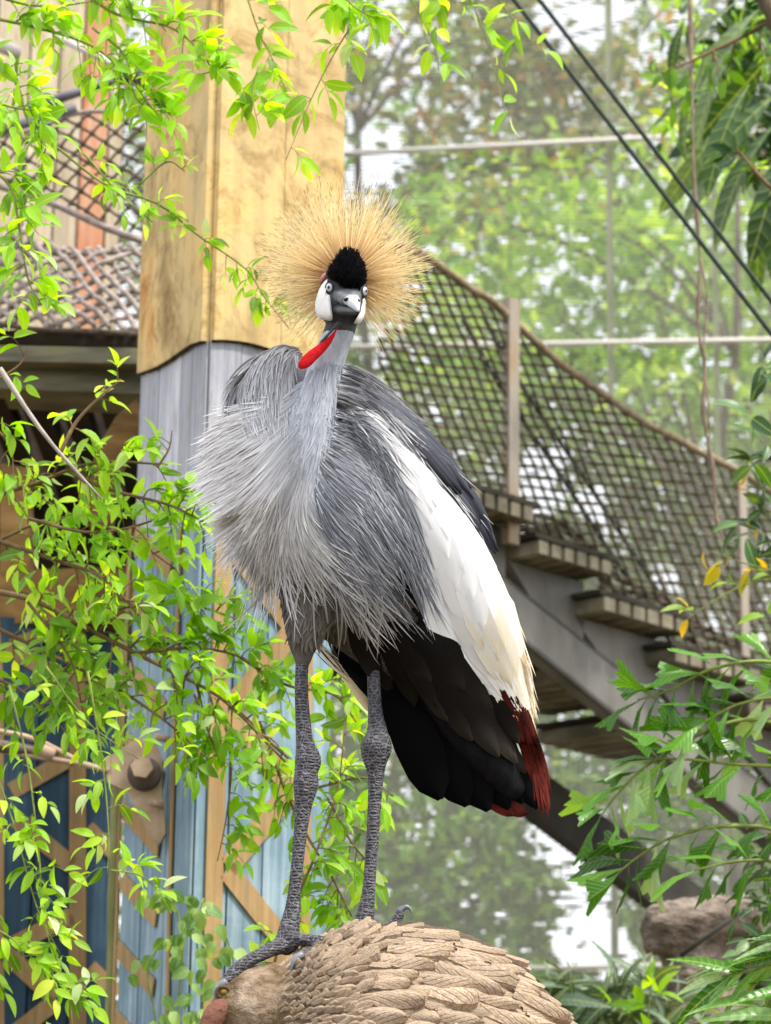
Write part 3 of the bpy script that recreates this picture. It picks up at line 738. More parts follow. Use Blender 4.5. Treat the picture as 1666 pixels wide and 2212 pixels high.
a.base(c, .55, .4); a.bump(a.math('ADD', a.math('MULTIPLY', edge, -1.0), a.math('MULTIPLY', rg.outputs[0], .5)), .7, .003); M_leg = a.m
M_face = nmat('grey_face', [(.3, '#242428'), (.55, '#3c3d42'), (.75, '#626368')], 50, .6, .4, .003, fine=3)
mats = [M_bgrey, M_bdark, M_bneck, M_bwhite, M_bblack, M_leg, M_face]
names = {'neck': 2, 'trunk': 0, 'back': 0, 'wing': 3, 'tail': 4, 'thigh': 1, 'leg': 5, 'head': 6}
for mm in mats: body_me.materials.append(mm)
zb0 = D(700, 1160, 0).z; zl0 = D(700, 1392, 0).z; xb0 = D(835, 1300, 80).x
from mathutils import kdtree
kd = kdtree.KDTree(len(prims))
for i, (c, r, tg) in enumerate(prims): kd.insert(c, i)
kd.balance(); idx = []
for p in body_me.polygons:
    best = min(((p.center - prims[i][0]).length / prims[i][1], i) for _, i, _ in kd.find_n(p.center, 10))
    tg = prims[best[1]][2]; k = names[tg]
    if tg == 'trunk' and p.center.z < zb0: k = 4 if p.center.x > xb0 else 1
    if tg == 'neck' and p.center.z > D(735, 722, -185).z: k = 6
    if tg == 'leg' and p.center.z > zl0: k = 1
    idx.append(k)
body_me.polygons.foreach_set('material_index', idx)
crane = thing('crowned_crane', 'grey crowned crane with golden crest standing on the carved bird', 'crane', D(690, 2040, 0))
link('body', body_me, crane)
bvh = BVHTree.FromPolygons([v.co for v in body_me.vertices], [tuple(p.vertices) for p in body_me.polygons])
def skin(x, y):
    "point of the bird's skin seen at x, y; beyond its outline, the spot in the air nearest to it"
    d = ray(x, y); dn = d.normalized()
    h = bvh.ray_cast(CAM, dn, 8)
    if h[0] is not None: return h[0], (h[1] + TOCAM * .4).normalized()
    best = None; Yv = 3.72
    while Yv < 4.34:
        p = CAM + d * (Yv / d.y); q = bvh.find_nearest(p)
        if best is None or q[3] < best[0]: best = (q[3], p, q[0])
        Yv += .03
    n = (best[1] - best[2]); n = n.normalized() if n.length > 1e-6 else TOCAM
    return best[1], (n * .5 + TOCAM).normalized()
def gpt(g, s):
    u = max(0., min(1., s)) * (len(g) - 1); k = min(int(u), len(g) - 2); f = u - k
    P = [Vector(p) for p in g]; a = P[k - 1] if k else P[0] * 2 - P[1]; d = P[k + 2] if k + 2 < len(P) else P[-1] * 2 - P[-2]; b, c = P[k], P[k + 1]
    return 0.5 * ((2 * b) + (c - a) * f + (2 * a - 5 * b + 4 * c - d) * f * f + (3 * b - a - 3 * c + d) * f ** 3)
def plume(mb, guides, count, hw, L=(.4, .7), jit=8, lift=(2, 14), seg=6, seed=1, taper=.6, root=(0, 1), clump=.55):
    rg = random.Random(seed); nc = max(3, int(count / 11)); cl = [rg.random() * (len(guides) - 1) for _ in range(nc)]
    for i in range(count):
        u = rg.random() * (len(guides) - 1); k = min(int(u), len(guides) - 2); f = u - k
        ln = rg.uniform(*L); s0 = rg.uniform(root[0], max(root[0], min(root[1], 1 - ln * .85)))
        j0 = Vector((rg.gauss(0, jit * .5), rg.gauss(0, jit * .5))); j1 = Vector((rg.gauss(0, jit), rg.gauss(0, jit)))
        uc = min(cl, key=lambda q: abs(q - u)); kc = min(int(uc), len(guides) - 2); fc = uc - kc; ck = clump * rg.uniform(.4, 1)
        lf = rg.uniform(.3, 1); pts = []; nr = []
        curl = rg.gauss(0, jit * 1.5)
        for q in range(seg + 1):
            t = q / seg; s = s0 + ln * t
            p = gpt(guides[k], s).lerp(gpt(guides[k + 1], s), f)
            p = p.lerp(gpt(guides[kc], s).lerp(gpt(guides[kc + 1], s), fc), ck * t)
            if s > 1:                                        # run past the guide's end
                e = gpt(guides[k], 1).lerp(gpt(guides[k + 1], 1), f) - gpt(guides[k], .9).lerp(gpt(guides[k + 1], .9), f); p = p + e * ((s - 1) / .1)
            p = p + j0 * (1 - t) + (j0 + j1) * t + Vector((curl, -abs(curl) * .3)) * (t * t)
            P, n = skin(p.x, p.y); pts.append(P + n * (lerp(lift[0], lift[1] * lf, t) * U)); nr.append(n)
        # soften dents left by the ground shape
        for _ in range(2): pts = [pts[0]] + [(pts[a - 1] + pts[a] * 2 + pts[a + 1]) / 4 for a in range(1, seg)] + [pts[-1]]
        w_ = hw * rg.uniform(.7, 1.25) * U
        wid = [w_ * (min(1, .45 + 1.6 * (q / seg))) * (1 - max(0, (q / seg - taper) / (1 - taper)) ** 1.5 * .93) for q in range(seg + 1)]
        tw = rg.uniform(-.5, .5); sx = CR * tw
        mb.strand(pts, wid, [(n + sx).normalized() for n in nr], rg.random(), ridge=rg.uniform(.1, .5))
def plumage(name, mat, *a, **k):
    m = MB(); plume(m, *a, **k); return m.build(name, mat, crane, True, 'stuff')
F_slate = feathermat('slate_hackle', [(0, '#4a4b53'), (.45, '#6c6d75'), (.8, '#9a9aa2'), (1, '#d8d8dc')], .35, rim=.45)
F_pale = feathermat('pale_hackle', [(0, '#aaafba'), (.4, '#c2c1c6'), (.75, '#dedcde'), (1, '#f2f0f0')], .18, rim=.3)
F_chest = feathermat('chest_hackle', [(0, '#b6b9c2'), (.35, '#a2a1a6'), (.7, '#a7a4a5'), (1, '#e2dfdd')], .26, rim=.45)
F_side = feathermat('side_hackle', [(0, '#9a9da8'), (.3, '#585c68'), (.75, '#4f535f'), (1, '#b6b8c0')], .45, rim=.35)
F_neck = feathermat('neck_feather', [(0, '#9a9fab'), (.5, '#b4b9c5'), (1, '#d3d8e2')], .16)
F_scap = feathermat('scapular_plume', [(0, '#86878e'), (.4, '#4e4f57'), (.8, '#3e3f47'), (1, '#8e8e95')], .5, rim=.4)
F_scapl = feathermat('pale_scapular', [(0, '#a9a9ae'), (.5, '#c9c8ca'), (1, '#ebe9e8')], .25)
F_belly = feathermat('belly_feather', [(0, '#4a4541'), (.6, '#5c5651'), (1, '#7c756e')], .3)
F_cream = feathermat('cream_plume', [(0, '#f4f1ea'), (.4, '#eee2ca'), (.8, '#e2cfa8'), (1, '#cdb184')], .14, trans=.2)
F_maroon = feathermat('maroon_plume', [(0, '#340e0b'), (.4, '#541b13'), (.8, '#642218'), (1, '#3c100c')], .35)
F_white = feathermat('white_covert', [(0, '#e4e4e8'), (.5, '#f2f2f4'), (1, '#fbfbfb')], .06)
F_black = feathermat('black_quill', [(0, '#0e0d0f'), (.6, '#09090b'), (1, '#060607')], .3, .85, .06)
F_brown = feathermat('sooty_quill', [(0, '#151311'), (.7, '#1e1a17'), (1, '#332d27')], .35, .85, .08)
F_slv = feathermat('slate_quill', [(0, '#4e5058'), (.6, '#383a42'), (1, '#2a2b33')], .35, .65)

plumage('belly_feathers', F_belly, [[(580, 1180), (600, 1250), (630, 1320), (648, 1390)], [(660, 1200), (668, 1270), (668, 1340), (662, 1400)], [(740, 1220), (750, 1280), (745, 1340), (730, 1390)], [(800, 1240), (806, 1290), (808, 1340), (808, 1385)], [(860, 1250), (850, 1310), (835, 1350), (820, 1385)]], 760, 3.8, (.25, .45), 9, (0, 6), seed=2)
plumage('back_hackles', F_slate, [[(655, 775), (640, 770), (630, 805), (624, 865), (628, 930)], [(650, 760), (610, 752), (586, 795), (578, 860), (592, 930)], [(640, 756), (580, 762), (548, 808), (540, 870), (560, 935)], [(625, 762), (556, 784), (518, 826), (510, 880), (530, 930)], [(610, 775), (545, 805), (505, 850), (494, 900), (508, 940)]], 760, 3.4, (.4, .75), 6, (2, 16), seg=8, seed=3, taper=.4, clump=.7)
plumage('scapular_plumes', F_scap, [[(690, 800), (740, 788), (795, 812), (840, 850), (880, 892)], [(700, 830), (760, 835), (830, 880), (890, 940), (950, 1000)], [(705, 850), (780, 875), (860, 938), (935, 1015), (1005, 1090)]], 420, 3.4, (.35, .65), 6, (2, 13), seed=4, taper=.4)
plumage('pale_scapular_plumes', F_scapl, [[(705, 855), (760, 880), (820, 930), (870, 1000)], [(712, 880), (770, 905), (835, 965), (885, 1040)], [(760, 860), (830, 905), (890, 970), (950, 1045)]], 70, 2.2, (.4, .65), 8, (5, 12), seed=41)
SIDE = [[(705, 885), (740, 895), (780, 910), (822, 940), (862, 990)], [(702, 920), (742, 935), (796, 960), (840, 1010), (870, 1075)], [(696, 960), (736, 985), (794, 1028), (846, 1090), (886, 1168)], [(690, 1000), (720, 1045), (784, 1098), (838, 1170), (892, 1258)], [(680, 1040), (704, 1102), (764, 1172), (826, 1250), (888, 1335)], [(668, 1080), (690, 1150), (740, 1220), (802, 1290), (862, 1360)], [(655, 1100), (672, 1175), (706, 1245), (752, 1305), (800, 1355)]]
plumage('side_hackles', F_side, SIDE, 1350, 3.1, (.34, .58), 8, (2, 12), seg=8, seed=5, taper=.35, root=(0, .38), clump=.75)
plumage('long_side_hackles', F_side, SIDE, 220, 2.2, (.55, .85), 12, (6, 16), seg=8, seed=51, taper=.3)
CHEST = [[(640, 960), (594, 1035), (552, 1098), (512, 1145), (470, 1182)], [(635, 980), (586, 1065), (550, 1135), (522, 1190), (494, 1245)], [(642, 1000), (600, 1085), (572, 1165), (550, 1232), (530, 1300)], [(650, 1010), (616, 1095), (594, 1175), (580, 1240), (576, 1310)], [(656, 1020), (630, 1100), (618, 1170), (622, 1232), (642, 1295)], [(665, 1030), (646, 1105), (650, 1168), (676, 1220), (710, 1272)], [(675, 1020), (660, 1095), (680, 1158), (724, 1204), (772, 1250)]]
plumage('breast_hackles', F_chest, CHEST, 1300, 2.9, (.4, .62), 9, (3, 16), seg=8, seed=6, taper=.32, root=(0, .36), clump=.75)
plumage('long_breast_hackles', F_chest, CHEST, 240, 2.1, (.6, .95), 13, (6, 22), seg=9, seed=61, taper=.25)
plumage('throat_hackles', F_pale, [[(660, 820), (610, 862), (560, 878), (515, 888), (482, 902)], [(655, 845), (590, 898), (535, 922), (485, 945), (450, 972)], [(650, 880), (588, 940), (534, 975), (476, 1010), (436, 1042)], [(648, 915), (590, 985), (545, 1032), (495, 1062), (446, 1088)], [(648, 945), (598, 1025), (556, 1085), (512, 1128), (470, 1165)], [(652, 975), (608, 1060), (572, 1130), (540, 1180), (505, 1225)]], 1500, 3.2, (.45, .72), 7, (3, 18), seg=8, seed=7, taper=.34, clump=.75)
plumage('neck_feathers', F_neck, [[(668, 800), (640, 862), (605, 935), (562, 1030)], [(690, 790), (670, 870), (640, 960), (596, 1095)], [(708, 780), (698, 870), (676, 970), (634, 1125)], [(722, 785), (714, 880), (702, 970), (672, 1110)]], 760, 2.3, (.16, .36), 4, (.3, 4), seed=8, clump=.4)
# trailing locks
plumage('trailing_hackles', F_chest, [[(640, 1150), (690, 1215), (745, 1260), (790, 1290)], [(600, 1170), (570, 1240), (530, 1310), (498, 1365)], [(760, 1190), (820, 1270), (870, 1330), (920, 1400)], [(690, 1200), (730, 1290), (770, 1350), (800, 1400)]], 80, 1.8, (.6, .95), 14, (8, 24), seed=9)

# ---- wing and tail: every feather a piece of its own
def vane(name, cps, hw, mat, off=0., lift=(0, 0), cup=.12, round_=.35, seg=10, on=True, r=None, tiltv=0.):
    C = crom([Vector((x, y, 0)) for x, y in cps], seg + 1); pts = []; nr = []
    for i, c in enumerate(C):
        t = i / seg
        if on: P, n = skin(c.x, c.y); P = P + n * (lerp(lift[0], lift[1], t) * U)
        else: P, n = D(c.x, c.y, off + tiltv * t), TOCAM
        pts.append(P); nr.append(n)
    if on:
        for _ in range(3): pts = [pts[0]] + [(pts[a - 1] + pts[a] * 2 + pts[a + 1]) / 4 for a in range(1, seg)] + [pts[-1]]
    m = MB(); vs = []; fs = []; tt = []; NX = 5; jg = random.Random(hash((cps[0], cps[-1])) & 0xffff)
    for i, p in enumerate(pts):
        t = i / seg; d = (pts[min(i + 1, seg)] - pts[max(i - 1, 0)]).normalized(); aa = d.cross(nr[i]).normalized(); up = aa.cross(d)
        if up.dot(nr[i]) < 0: up = -up
        h = hw * U * min(1, .35 + t * 2.2) * (1 if t < 1 - round_ else math.sqrt(max(.015, 1 - ((t - 1 + round_) / round_) ** 2)))
        for k in range(NX):
            f = k / (NX - 1) * 2 - 1
            vs.append(p + aa * h * f * jg.uniform(.94, 1.04) + up * (hw * U * cup * (1 - f * f) + (.0012 if k == 2 else 0))); tt.append(t)
    for i in range(seg):
        for k in range(NX - 1): fs.append((i * NX + k, i * NX + k + 1, (i + 1) * NX + k + 1, (i + 1) * NX + k))
    m.add(vs, fs, tt, jg.random() if r is None else r); return m.build(name, mat, crane)
rg = random.Random(11)
# tail fan and primaries, nearest last
quills = [((880, 1400), (1010, 1560), (1130, 1735), 34, 150, 'b'), ((860, 1400), (985, 1560), (1100, 1748), 36, 142, 'b'), ((840, 1395), (950, 1560), (1056, 1752), 44, 132, 'b'),
          ((820, 1390), (915, 1560), (1010, 1742), 46, 122, 'b'), ((790, 1375), (868, 1530), (952, 1728), 50, 100, 'b'), ((740, 1370), (820, 1490), (905, 1640), 30, 118, 'b'), ((716, 1368), (790, 1470), (880, 1590), 24, 128, 'b'),
          ((900, 1400), (1040, 1560), (1160, 1748), 26, 148, 'b'),
          ((860, 1350), (910, 1450), (970, 1555), 30, 80, 'n'), ((880, 1370), (950, 1480), (1020, 1600), 32, 84, 'n'), ((910, 1380), (990, 1500), (1075, 1635), 34, 88, 'n'), ((940, 1400), (1030, 1520), (1110, 1650), 34, 92, 'n'),
          ((830, 1345), (860, 1430), (900, 1520), 28, 76, 'n'), ((980, 1450), (1060, 1560), (1130, 1670), 28, 96, 'n'), ((840, 1340), (885, 1400), (930, 1470), 30, 66, 'n'), ((870, 1350), (935, 1410), (1000, 1490), 34, 70, 'n'), ((920, 1370), (990, 1440), (1060, 1530), 34, 76, 'n'), ((1000, 1440), (1060, 1510), (1120, 1600), 30, 88, 'n'),
          ((760, 1350), (800, 1420), (850, 1500), 30, 88, 'n')]
for a, b, c, hw, off, kd_ in quills:
    vane('tail_feather' if kd_ == 'b' else 'wing_quill', (a, b, c), hw, F_black if kd_ == 'b' else F_brown, off=off, on=kd_ == 'n', lift=(1, 9), tiltv=14, round_=.24 if kd_ == 'b' else .5, cup=.16, seg=13)
for a, b, c, hw, off in (((1000, 1640), (1060, 1725), (1110, 1762), 16, 165), ((1040, 1650), (1095, 1735), (1140, 1758), 16, 168)):
    vane('red_under_feather', (a, b, c), hw, F_maroon, off=off, on=False)
for a, b, c, hw in (((684, 1395), (745, 1455), (806, 1545), 12), ((690, 1390), (760, 1470), (800, 1530), 9)):
    vane('cream_under_feather', (a, b, c), hw, F_cream, off=140, on=False)
plumage('thigh_wisps', F_black, [[(680, 1395), (710, 1430), (740, 1460), (765, 1490)], [(690, 1390), (730, 1420), (765, 1455), (800, 1490)]], 12, 1.1, (.5, .9), 6, (0, 4), seed=77)
# white coverts in overlapping rows
Lc = [(800, 935), (838, 1000), (866, 1090), (900, 1190), (912, 1290), (955, 1385), (1050, 1480), (1110, 1535)]
F_ivory = feathermat('ivory_covert', [(0, '#f0eee8'), (.6, '#efe7d6'), (1, '#e6d8ba')], .06)
Rc = [(850, 960), (915, 1045), (985, 1120), (1045, 1195), (1092, 1290), (1122, 1380), (1138, 1470), (1142, 1540)]
for row in range(9, -1, -1):
    for k in range(6):
        s = row / 10 + (.03 if k % 2 else 0); f = (k + .5 + rg.uniform(-.15, .15)) / 6
        c = [gpt(Lc, s + ds).lerp(gpt(Rc, s + ds), f) for ds in (0, .08, .16, .25)]
        vane('white_covert', [(p.x, p.y) for p in c], 30 if row < 7 else 22, F_ivory if row > 4 and f > .45 or row > 7 else F_white, lift=(1 + (9 - row) * .2, 3.2 + (9 - row) * .2), cup=.05, round_=.5, seg=6)
# long slate feathers along the back edge
for i in range(16):
    f = i / 15; s0 = rg.uniform(.0, .42)
    g1 = [(760, 850), (860, 925), (945, 1030), (1015, 1120), (1066, 1205)]; g2 = [(770, 835), (870, 895), (965, 995), (1030, 1090), (1072, 1195)]
    c = [gpt(g1, s0 + ds).lerp(gpt(g2, s0 + ds), f) for ds in (0, .2, .4, .58)]
    vane('slate_feather', [(p.x, p.y) for p in c], rg.uniform(11, 17), F_slv, lift=(6, 14), cup=.3, round_=.6, seg=8)
plumage('slate_edge_plumes', F_scapl, [[(800, 880), (890, 965), (960, 1060), (1030, 1150)], [(800, 865), (895, 945), (975, 1035), (1050, 1140)]], 30, .9, (.3, .5), 8, (12, 15), seed=42)
plumage('cream_plumes', F_cream, [[(1000, 1235), (1020, 1330), (1045, 1410), (1075, 1480), (1110, 1545)], [(1050, 1230), (1078, 1320), (1100, 1410), (1118, 1490), (1136, 1558)], [(1095, 1275), (1122, 1355), (1138, 1435), (1146, 1505), (1152, 1568)]], 420, 1.6, (.2, .4), 5, (3, 6), seed=10, root=(.08, .9))
plumage('maroon_plumes', F_maroon, [[(1075, 1480), (1108, 1560), (1132, 1620), (1150, 1690), (1156, 1738)], [(1105, 1495), (1138, 1570), (1156, 1630), (1166, 1690), (1170, 1738)], [(1128, 1510), (1153, 1580), (1167, 1640), (1173, 1700), (1174, 1738)]], 110, 5.6, (.5, .8), 4, (5, 11), seg=8, seed=12, taper=.7, clump=.1)
plumage('side_locks', F_side, [[(800, 1020), (850, 1100), (890, 1180), (930, 1290)], [(780, 1080), (830, 1180), (880, 1270), (925, 1385)], [(840, 990), (880, 1060), (905, 1130), (925, 1200)]], 90, 2.2, (.5, .8), 9, (14, 22), seed=13)

# ---- head
def Z(zx, zy): return ((760 + zx / 6.145) * .8642, (600 + zy / 6.145) * .8642)     # reading of the enlarged head
def HD(zx, zy, o): x, y = Z(zx, zy); return D(x, y, -190 - o)
ZU = U * .1406
def rings(specs, n=20, sq=2.0):
    vs = []; fs = []
    for zx, zy, rx, ry, o, *t in specs:
        c = HD(zx, zy, o); tilt = t[0] if t else 0
        for k in range(n):
            an = 2 * math.pi * k / n; ca, sa = math.cos(an), math.sin(an)
            vs.append(c + CR * (abs(ca) ** (2 / sq) * (1 if ca > 0 else -1) * rx * ZU) + CU * (abs(sa) ** (2 / sq) * (1 if sa > 0 else -1) * ry * ZU) + TOCAM * (tilt * sa * U))
    for i in range(len(specs) - 1):
        for k in range(n): fs.append((i * n + k, i * n + (k + 1) % n, (i + 1) * n + (k + 1) % n, (i + 1) * n + k))
    fs.append(tuple(range(n - 1, -1, -1))); fs.append(tuple(range((len(specs) - 1) * n, len(specs) * n)))
    m = MB(); m.add(vs, [f[::-1] for f in fs]); return m
M_beak = nmat('horn_beak', [(.3, '#3e3f45'), (.5, '#5c5e64'), (.75, '#8a8c92')], 70, .42, .3, .002, spec=.5)
M_beakd = nmat('dark_beak', [(.3, '#36373c'), (.7, '#5c5e64')], 70, .45, .3, .002, spec=.5)
M_tip = nmat('beak_tip', [(.3, '#a9abb2'), (.6, '#c9cbd2'), (.8, '#e8e9ee')], 60, .35, .2, .002, spec=.6)  # pale colour stands in for the gloss highlight at the tip
ub_ = rings([(655, 880, 225, 165, 22), (660, 868, 222, 128, 44), (675, 880, 200, 112, 56), (700, 905, 168, 100, 70), (738, 935, 128, 88, 86)], 28, 2.5); ub_ = ub_.build('upper_beak', M_beak, crane)
rings([(734, 932, 130, 90, 85), (768, 962, 100, 82, 97), (798, 1005, 66, 70, 108), (816, 1040, 46, 54, 116), (828, 1070, 26, 30, 122), (832, 1088, 8, 10, 124)], 24, 2.2).build('beak_tip', M_tip, crane)
rings([(640, 1080, 215, 110, 14), (655, 1066, 205, 92, 40), (690, 1066, 175, 78, 60), (745, 1078, 124, 62, 82), (792, 1092, 70, 42, 102), (822, 1106, 22, 18, 114)], 28, 2.5).build('lower_beak', M_beakd, crane)
m = MB(); m.tube(crom([HD(440, 975, 46), HD(490, 978, 62), HD(570, 995, 78), HD(670, 1004, 92), HD(750, 1028, 108)], 14), 5.5 * ZU, 6); m.build('gape_line', nmat('gape_black', [(.3, '#0c0c0e'), (.7, '#1a1a1c')], 50, .5), crane)
M_black = nmat('nostril_black', [(.3, '#050506'), (.7, '#0d0d0f')], 50, .6)
for zx, zy, o, rx in ((650, 912, 95, 42), (848, 925, 106, 12)):
    m = MB(); ax = CR * math.cos(.35) + CU * math.sin(.35); m.ellipsoid(HD(zx, zy, o), (ax * rx * ZU, TOCAM * 40 * ZU, ax.cross(TOCAM) * 27 * ZU), 14, 10); m.build('nostril', M_black, ub_)
# lores: dark grey sides of the face that carry the eyes
for zx, zy, rx, ry, o, dd in ((450, 760, 130, 170, 6, 30), (890, 820, 85, 160, 6, 30), (600, 1140, 215, 120, -10, 40)):
    m = MB(); m.ellipsoid(HD(zx, zy, o), (CR * rx * ZU, TOCAM * dd * U, CU * ry * ZU), 20, 14); m.build('face_skin', M_face, crane)
# white cheek patches, puffed
M_cheek = nmat('white_cheek', [(.3, '#e2e0de'), (.7, '#f6f5f4')], 90, .6, .25, .002, fine=2)
def pad(outline, o_fn, bulge, name, mat, parent=crane):
    n = len(outline); cx = sum(p[0] for p in outline) / n; cy = sum(p[1] for p in outline) / n
    O = crom([Vector((x, y, 0)) for x, y in outline + outline[:1]], n * 3 + 1)[:-1]; n = len(O); vs = []; fs = []; K = 7
    for k in range(K):
        f = 1 - k / K; h = math.sqrt(max(0, 1 - f ** 2.6)) * bulge
        for p in O: x = cx + (p.x - cx) * f; y = cy + (p.y - cy) * f; vs.append(HD(x, y, o_fn(x, y) + h))
    vs.append(HD(cx, cy, o_fn(cx, cy) + bulge))
    for k in range(K - 1):
        for i in range(n): fs.append((k * n + i, k * n + (i + 1) % n, (k + 1) * n + (i + 1) % n, (k + 1) * n + i))
    for i in range(n): fs.append(((K - 1) * n + i, (K - 1) * n + (i + 1) % n, K * n))
    # back wall so the pad has body
    b = len(vs)
    for p in O: vs.append(HD(cx + (p.x - cx) * .9, cy + (p.y - cy) * .9, o_fn(p.x, p.y) - 12))
    for i in range(n): fs.append((b + i, b + (i + 1) % n, (i + 1) % n, i))
    m = MB(); m.add(vs, fs); return m.build(name, mat, parent)
pad([(365, 590), (300, 650), (232, 760), (185, 900), (168, 1020), (190, 1135), (245, 1205), (335, 1232), (432, 1232), (438, 1120), (424, 960), (412, 850), (352, 800), (336, 700), (345, 640)], lambda x, y: 12 + (x - 165) * .085, 20, 'cheek_patch', M_cheek)
pad([(942, 850), (905, 860), (880, 960), (872, 1040), (850, 1130), (768, 1265), (800, 1282), (850, 1280), (905, 1220), (940, 1120), (946, 980)], lambda x, y: 24 - (x - 770) * .06, 14, 'cheek_patch', M_cheek)
M_pink = nmat('pink_skin', [(.3, '#a8655c'), (.7, '#c98d84')], 60, .6)
m = MB(); m.ellipsoid(HD(305, 590, 2), (CR * 62 * ZU, TOCAM * 20 * U, (CU * 90 - CR * -30) * ZU), 14, 10); m.build('red_skin_patch', M_pink, crane)
# black velvet cap
M_cap = nmat('black_velvet', [(.3, '#050506'), (.6, '#0e0e11'), (.8, '#1b1b20')], 160, .95, .9, .006, spec=.1)
cap_o = [(365, 560), (372, 470), (420, 370), (500, 250), (570, 155), (650, 118), (720, 118), (800, 165), (880, 270), (935, 400), (965, 520), (960, 620), (925, 680), (860, 730), (760, 765), (640, 760), (560, 720), (500, 670), (430, 620), (375, 605)]
cap = pad(cap_o, lambda x, y: 22 + (y - 440) * .02, 46, 'velvet_cap', M_cap)
capb = BVHTree.FromPolygons([v.co for v in cap.data.vertices], [tuple(p.vertices) for p in cap.data.polygons])
F_cap = feathermat('cap_bristle', [(0, '#060607'), (1, '#1e1e24')], .4, .9)
m = MB(); rg = random.Random(21)
for i in range(2600):
    x, y = rg.uniform(350, 975), rg.uniform(110, 775); d = (HD(x, y, 40) - CAM).normalized(); h = capb.ray_cast(CAM, d, 8)
    if h[0] is None: continue
    n = h[1] if h[1].dot(d) < 0 else -h[1]
    dr = (n * .8 + CU * .5 + Vector((rg.gauss(0, .3), rg.gauss(0, .3), rg.gauss(0, .3)))).normalized(); L_ = rg.uniform(.0025, .0055)
    m.strand([h[0] - n * .001, h[0] + dr * L_ * .6, h[0] + dr * L_], [.0007, .0005, .0001], n, rg.random())
m.build('cap_bristles', F_cap, cap, True, 'stuff')
# eyes
M_iris = nmat('pale_iris', [(.3, '#c8d0d8'), (.7, '#e4e9ee')], 120, .15, 0, spec=.8)
M_pup = plainmat('pupil', '#030304', .05, .9); M_rim = plainmat('eye_rim', '#17181b', .4)
for zx, zy, o, ax, r in ((394, 730, 42, (TOCAM + CR * -.26 + CU * .02), 72), (920, 785, 38, (TOCAM * .66 + CR * .66), 74)):
    ax = ax.normalized(); c = HD(zx, zy, o); s = ax.cross(CU).normalized(); t = s.cross(ax)
    e = MB(); e.ellipsoid(c, (s * r * .78 * ZU, t * r * 1.02 * ZU, ax * r * .8 * ZU), 20, 14); eo = e.build('eye', M_iris, crane)
    p = MB(); p.ellipsoid(c + ax * r * .62 * ZU, (s * r * .34 * ZU, t * r * .44 * ZU, ax * r * .26 * ZU), 14, 8); p.build('pupil', M_pup, eo)
    q = MB(); q.tube([c + ax * r * .28 * ZU + s * math.cos(k * math.pi / 12) * r * .80 * ZU + t * math.sin(k * math.pi / 12) * r * 1.05 * ZU for k in range(25)], 11 * ZU, 6, False); q.build('eye_rim', M_rim, eo)
# wattle
def A1(x, y): return ((600 + x / 3.029) * .8642, (400 + y / 3.029) * .8642)
M_wat = nmat('red_wattle', [(.3, '#9c0812'), (.6, '#c20c16'), (.8, '#cf1a22')], 90, .8, .5, .003, spec=.2)
wp = [((735, 1270), 6), ((715, 1310), 14), ((670, 1372), 34), ((610, 1430), 50), ((550, 1480), 58), ((500, 1528), 60), ((468, 1560), 42), ((452, 1578), 12)]
m = MB(); C = crom([D(*A1(*p), -238) for p, _ in wp], 22); Q = [v.x for v in crom([Vector((r, 0, 0)) for _, r in wp], 22)]
m.tube(C, [max(.4, q) * .2853 * .76 * U for q in Q], 14, flat=.4); m.build('wattle', M_wat, crane)
m = MB(); m.tube(crom([D(*A1(760, 1225), -232), D(*A1(700, 1285), -240), D(*A1(630, 1365), -238), D(*A1(600, 1395), -232)], 10), [5 * U, 5 * U, 4 * U, 3 * U, 3 * U, 3 * U, 3 * U, 3 * U, 2 * U, 1 * U], 8); m.build('throat_stalk', M_face, crane)
# crest
F_crest = feathermat('crest_bristle', [(0, '#ecc8a4'), (.25, '#f4dcae'), (.6, '#f8e6ba'), (.86, '#ecd49c'), (.93, '#8a7050'), (1, '#2c2420')], .2, .5, .3, trans=.6)
m = MB(); rg = random.Random(31); cc = D(748, 605, -165)
for i in range(2600):
    th = rg.uniform(-math.pi, math.pi); dwn = max(0, -math.sin(th))
    if dwn > .82 and rg.random() < .95 or dwn > .6 and rg.random() < .35: continue
    el = rg.gauss(-.16, .30); short = i % 5 < 2
    tuft = noise.noise(Vector((math.cos(th) * 4.2, math.sin(th) * 4.2, 1.7))) * 16 + noise.noise(Vector((math.cos(th) * 13, math.sin(th) * 13, el * 3))) * 16
    base = 166 + 36 * max(0, math.sin(th)) - 4 * dwn + 6 * max(0, math.cos(th)) + tuft
    L_ = base * (rg.uniform(.55, .85) if short else 1.10 - .30 * rg.random() ** 1.4) * U
    th2 = th + rg.gauss(0, .05) + tuft * .002
    d = (CR * math.cos(th2) + CU * math.sin(th2)) * math.cos(el) + TOCAM * math.sin(el)
    s = cc + (CR * math.cos(th) * 34 + CU * math.sin(th) * 40) * U * rg.uniform(.3, 1.0) + FWD * rg.uniform(-12, 30) * U
    e = cc + d * L_ + Vector((rg.gauss(0, .004), rg.gauss(0, .004), rg.gauss(0, .004)))
    sid = d.cross(TOCAM).normalized() * rg.gauss(0, .0035)
    kw = rg.uniform(.65, 1.1)
    m.strand([s, s.lerp(e, .35) + sid * .7, s.lerp(e, .65) + sid, s.lerp(e, .88) + sid * .5, e], [.00055 * kw, .0005 * kw, .00045 * kw, .00038 * kw, .0002], (TOCAM + Vector((rg.gauss(0, .5), 0, rg.gauss(0, .5)))).normalized(), rg.random(), ridge=.6)
m.build('crest', F_crest, crane, True, 'stuff')
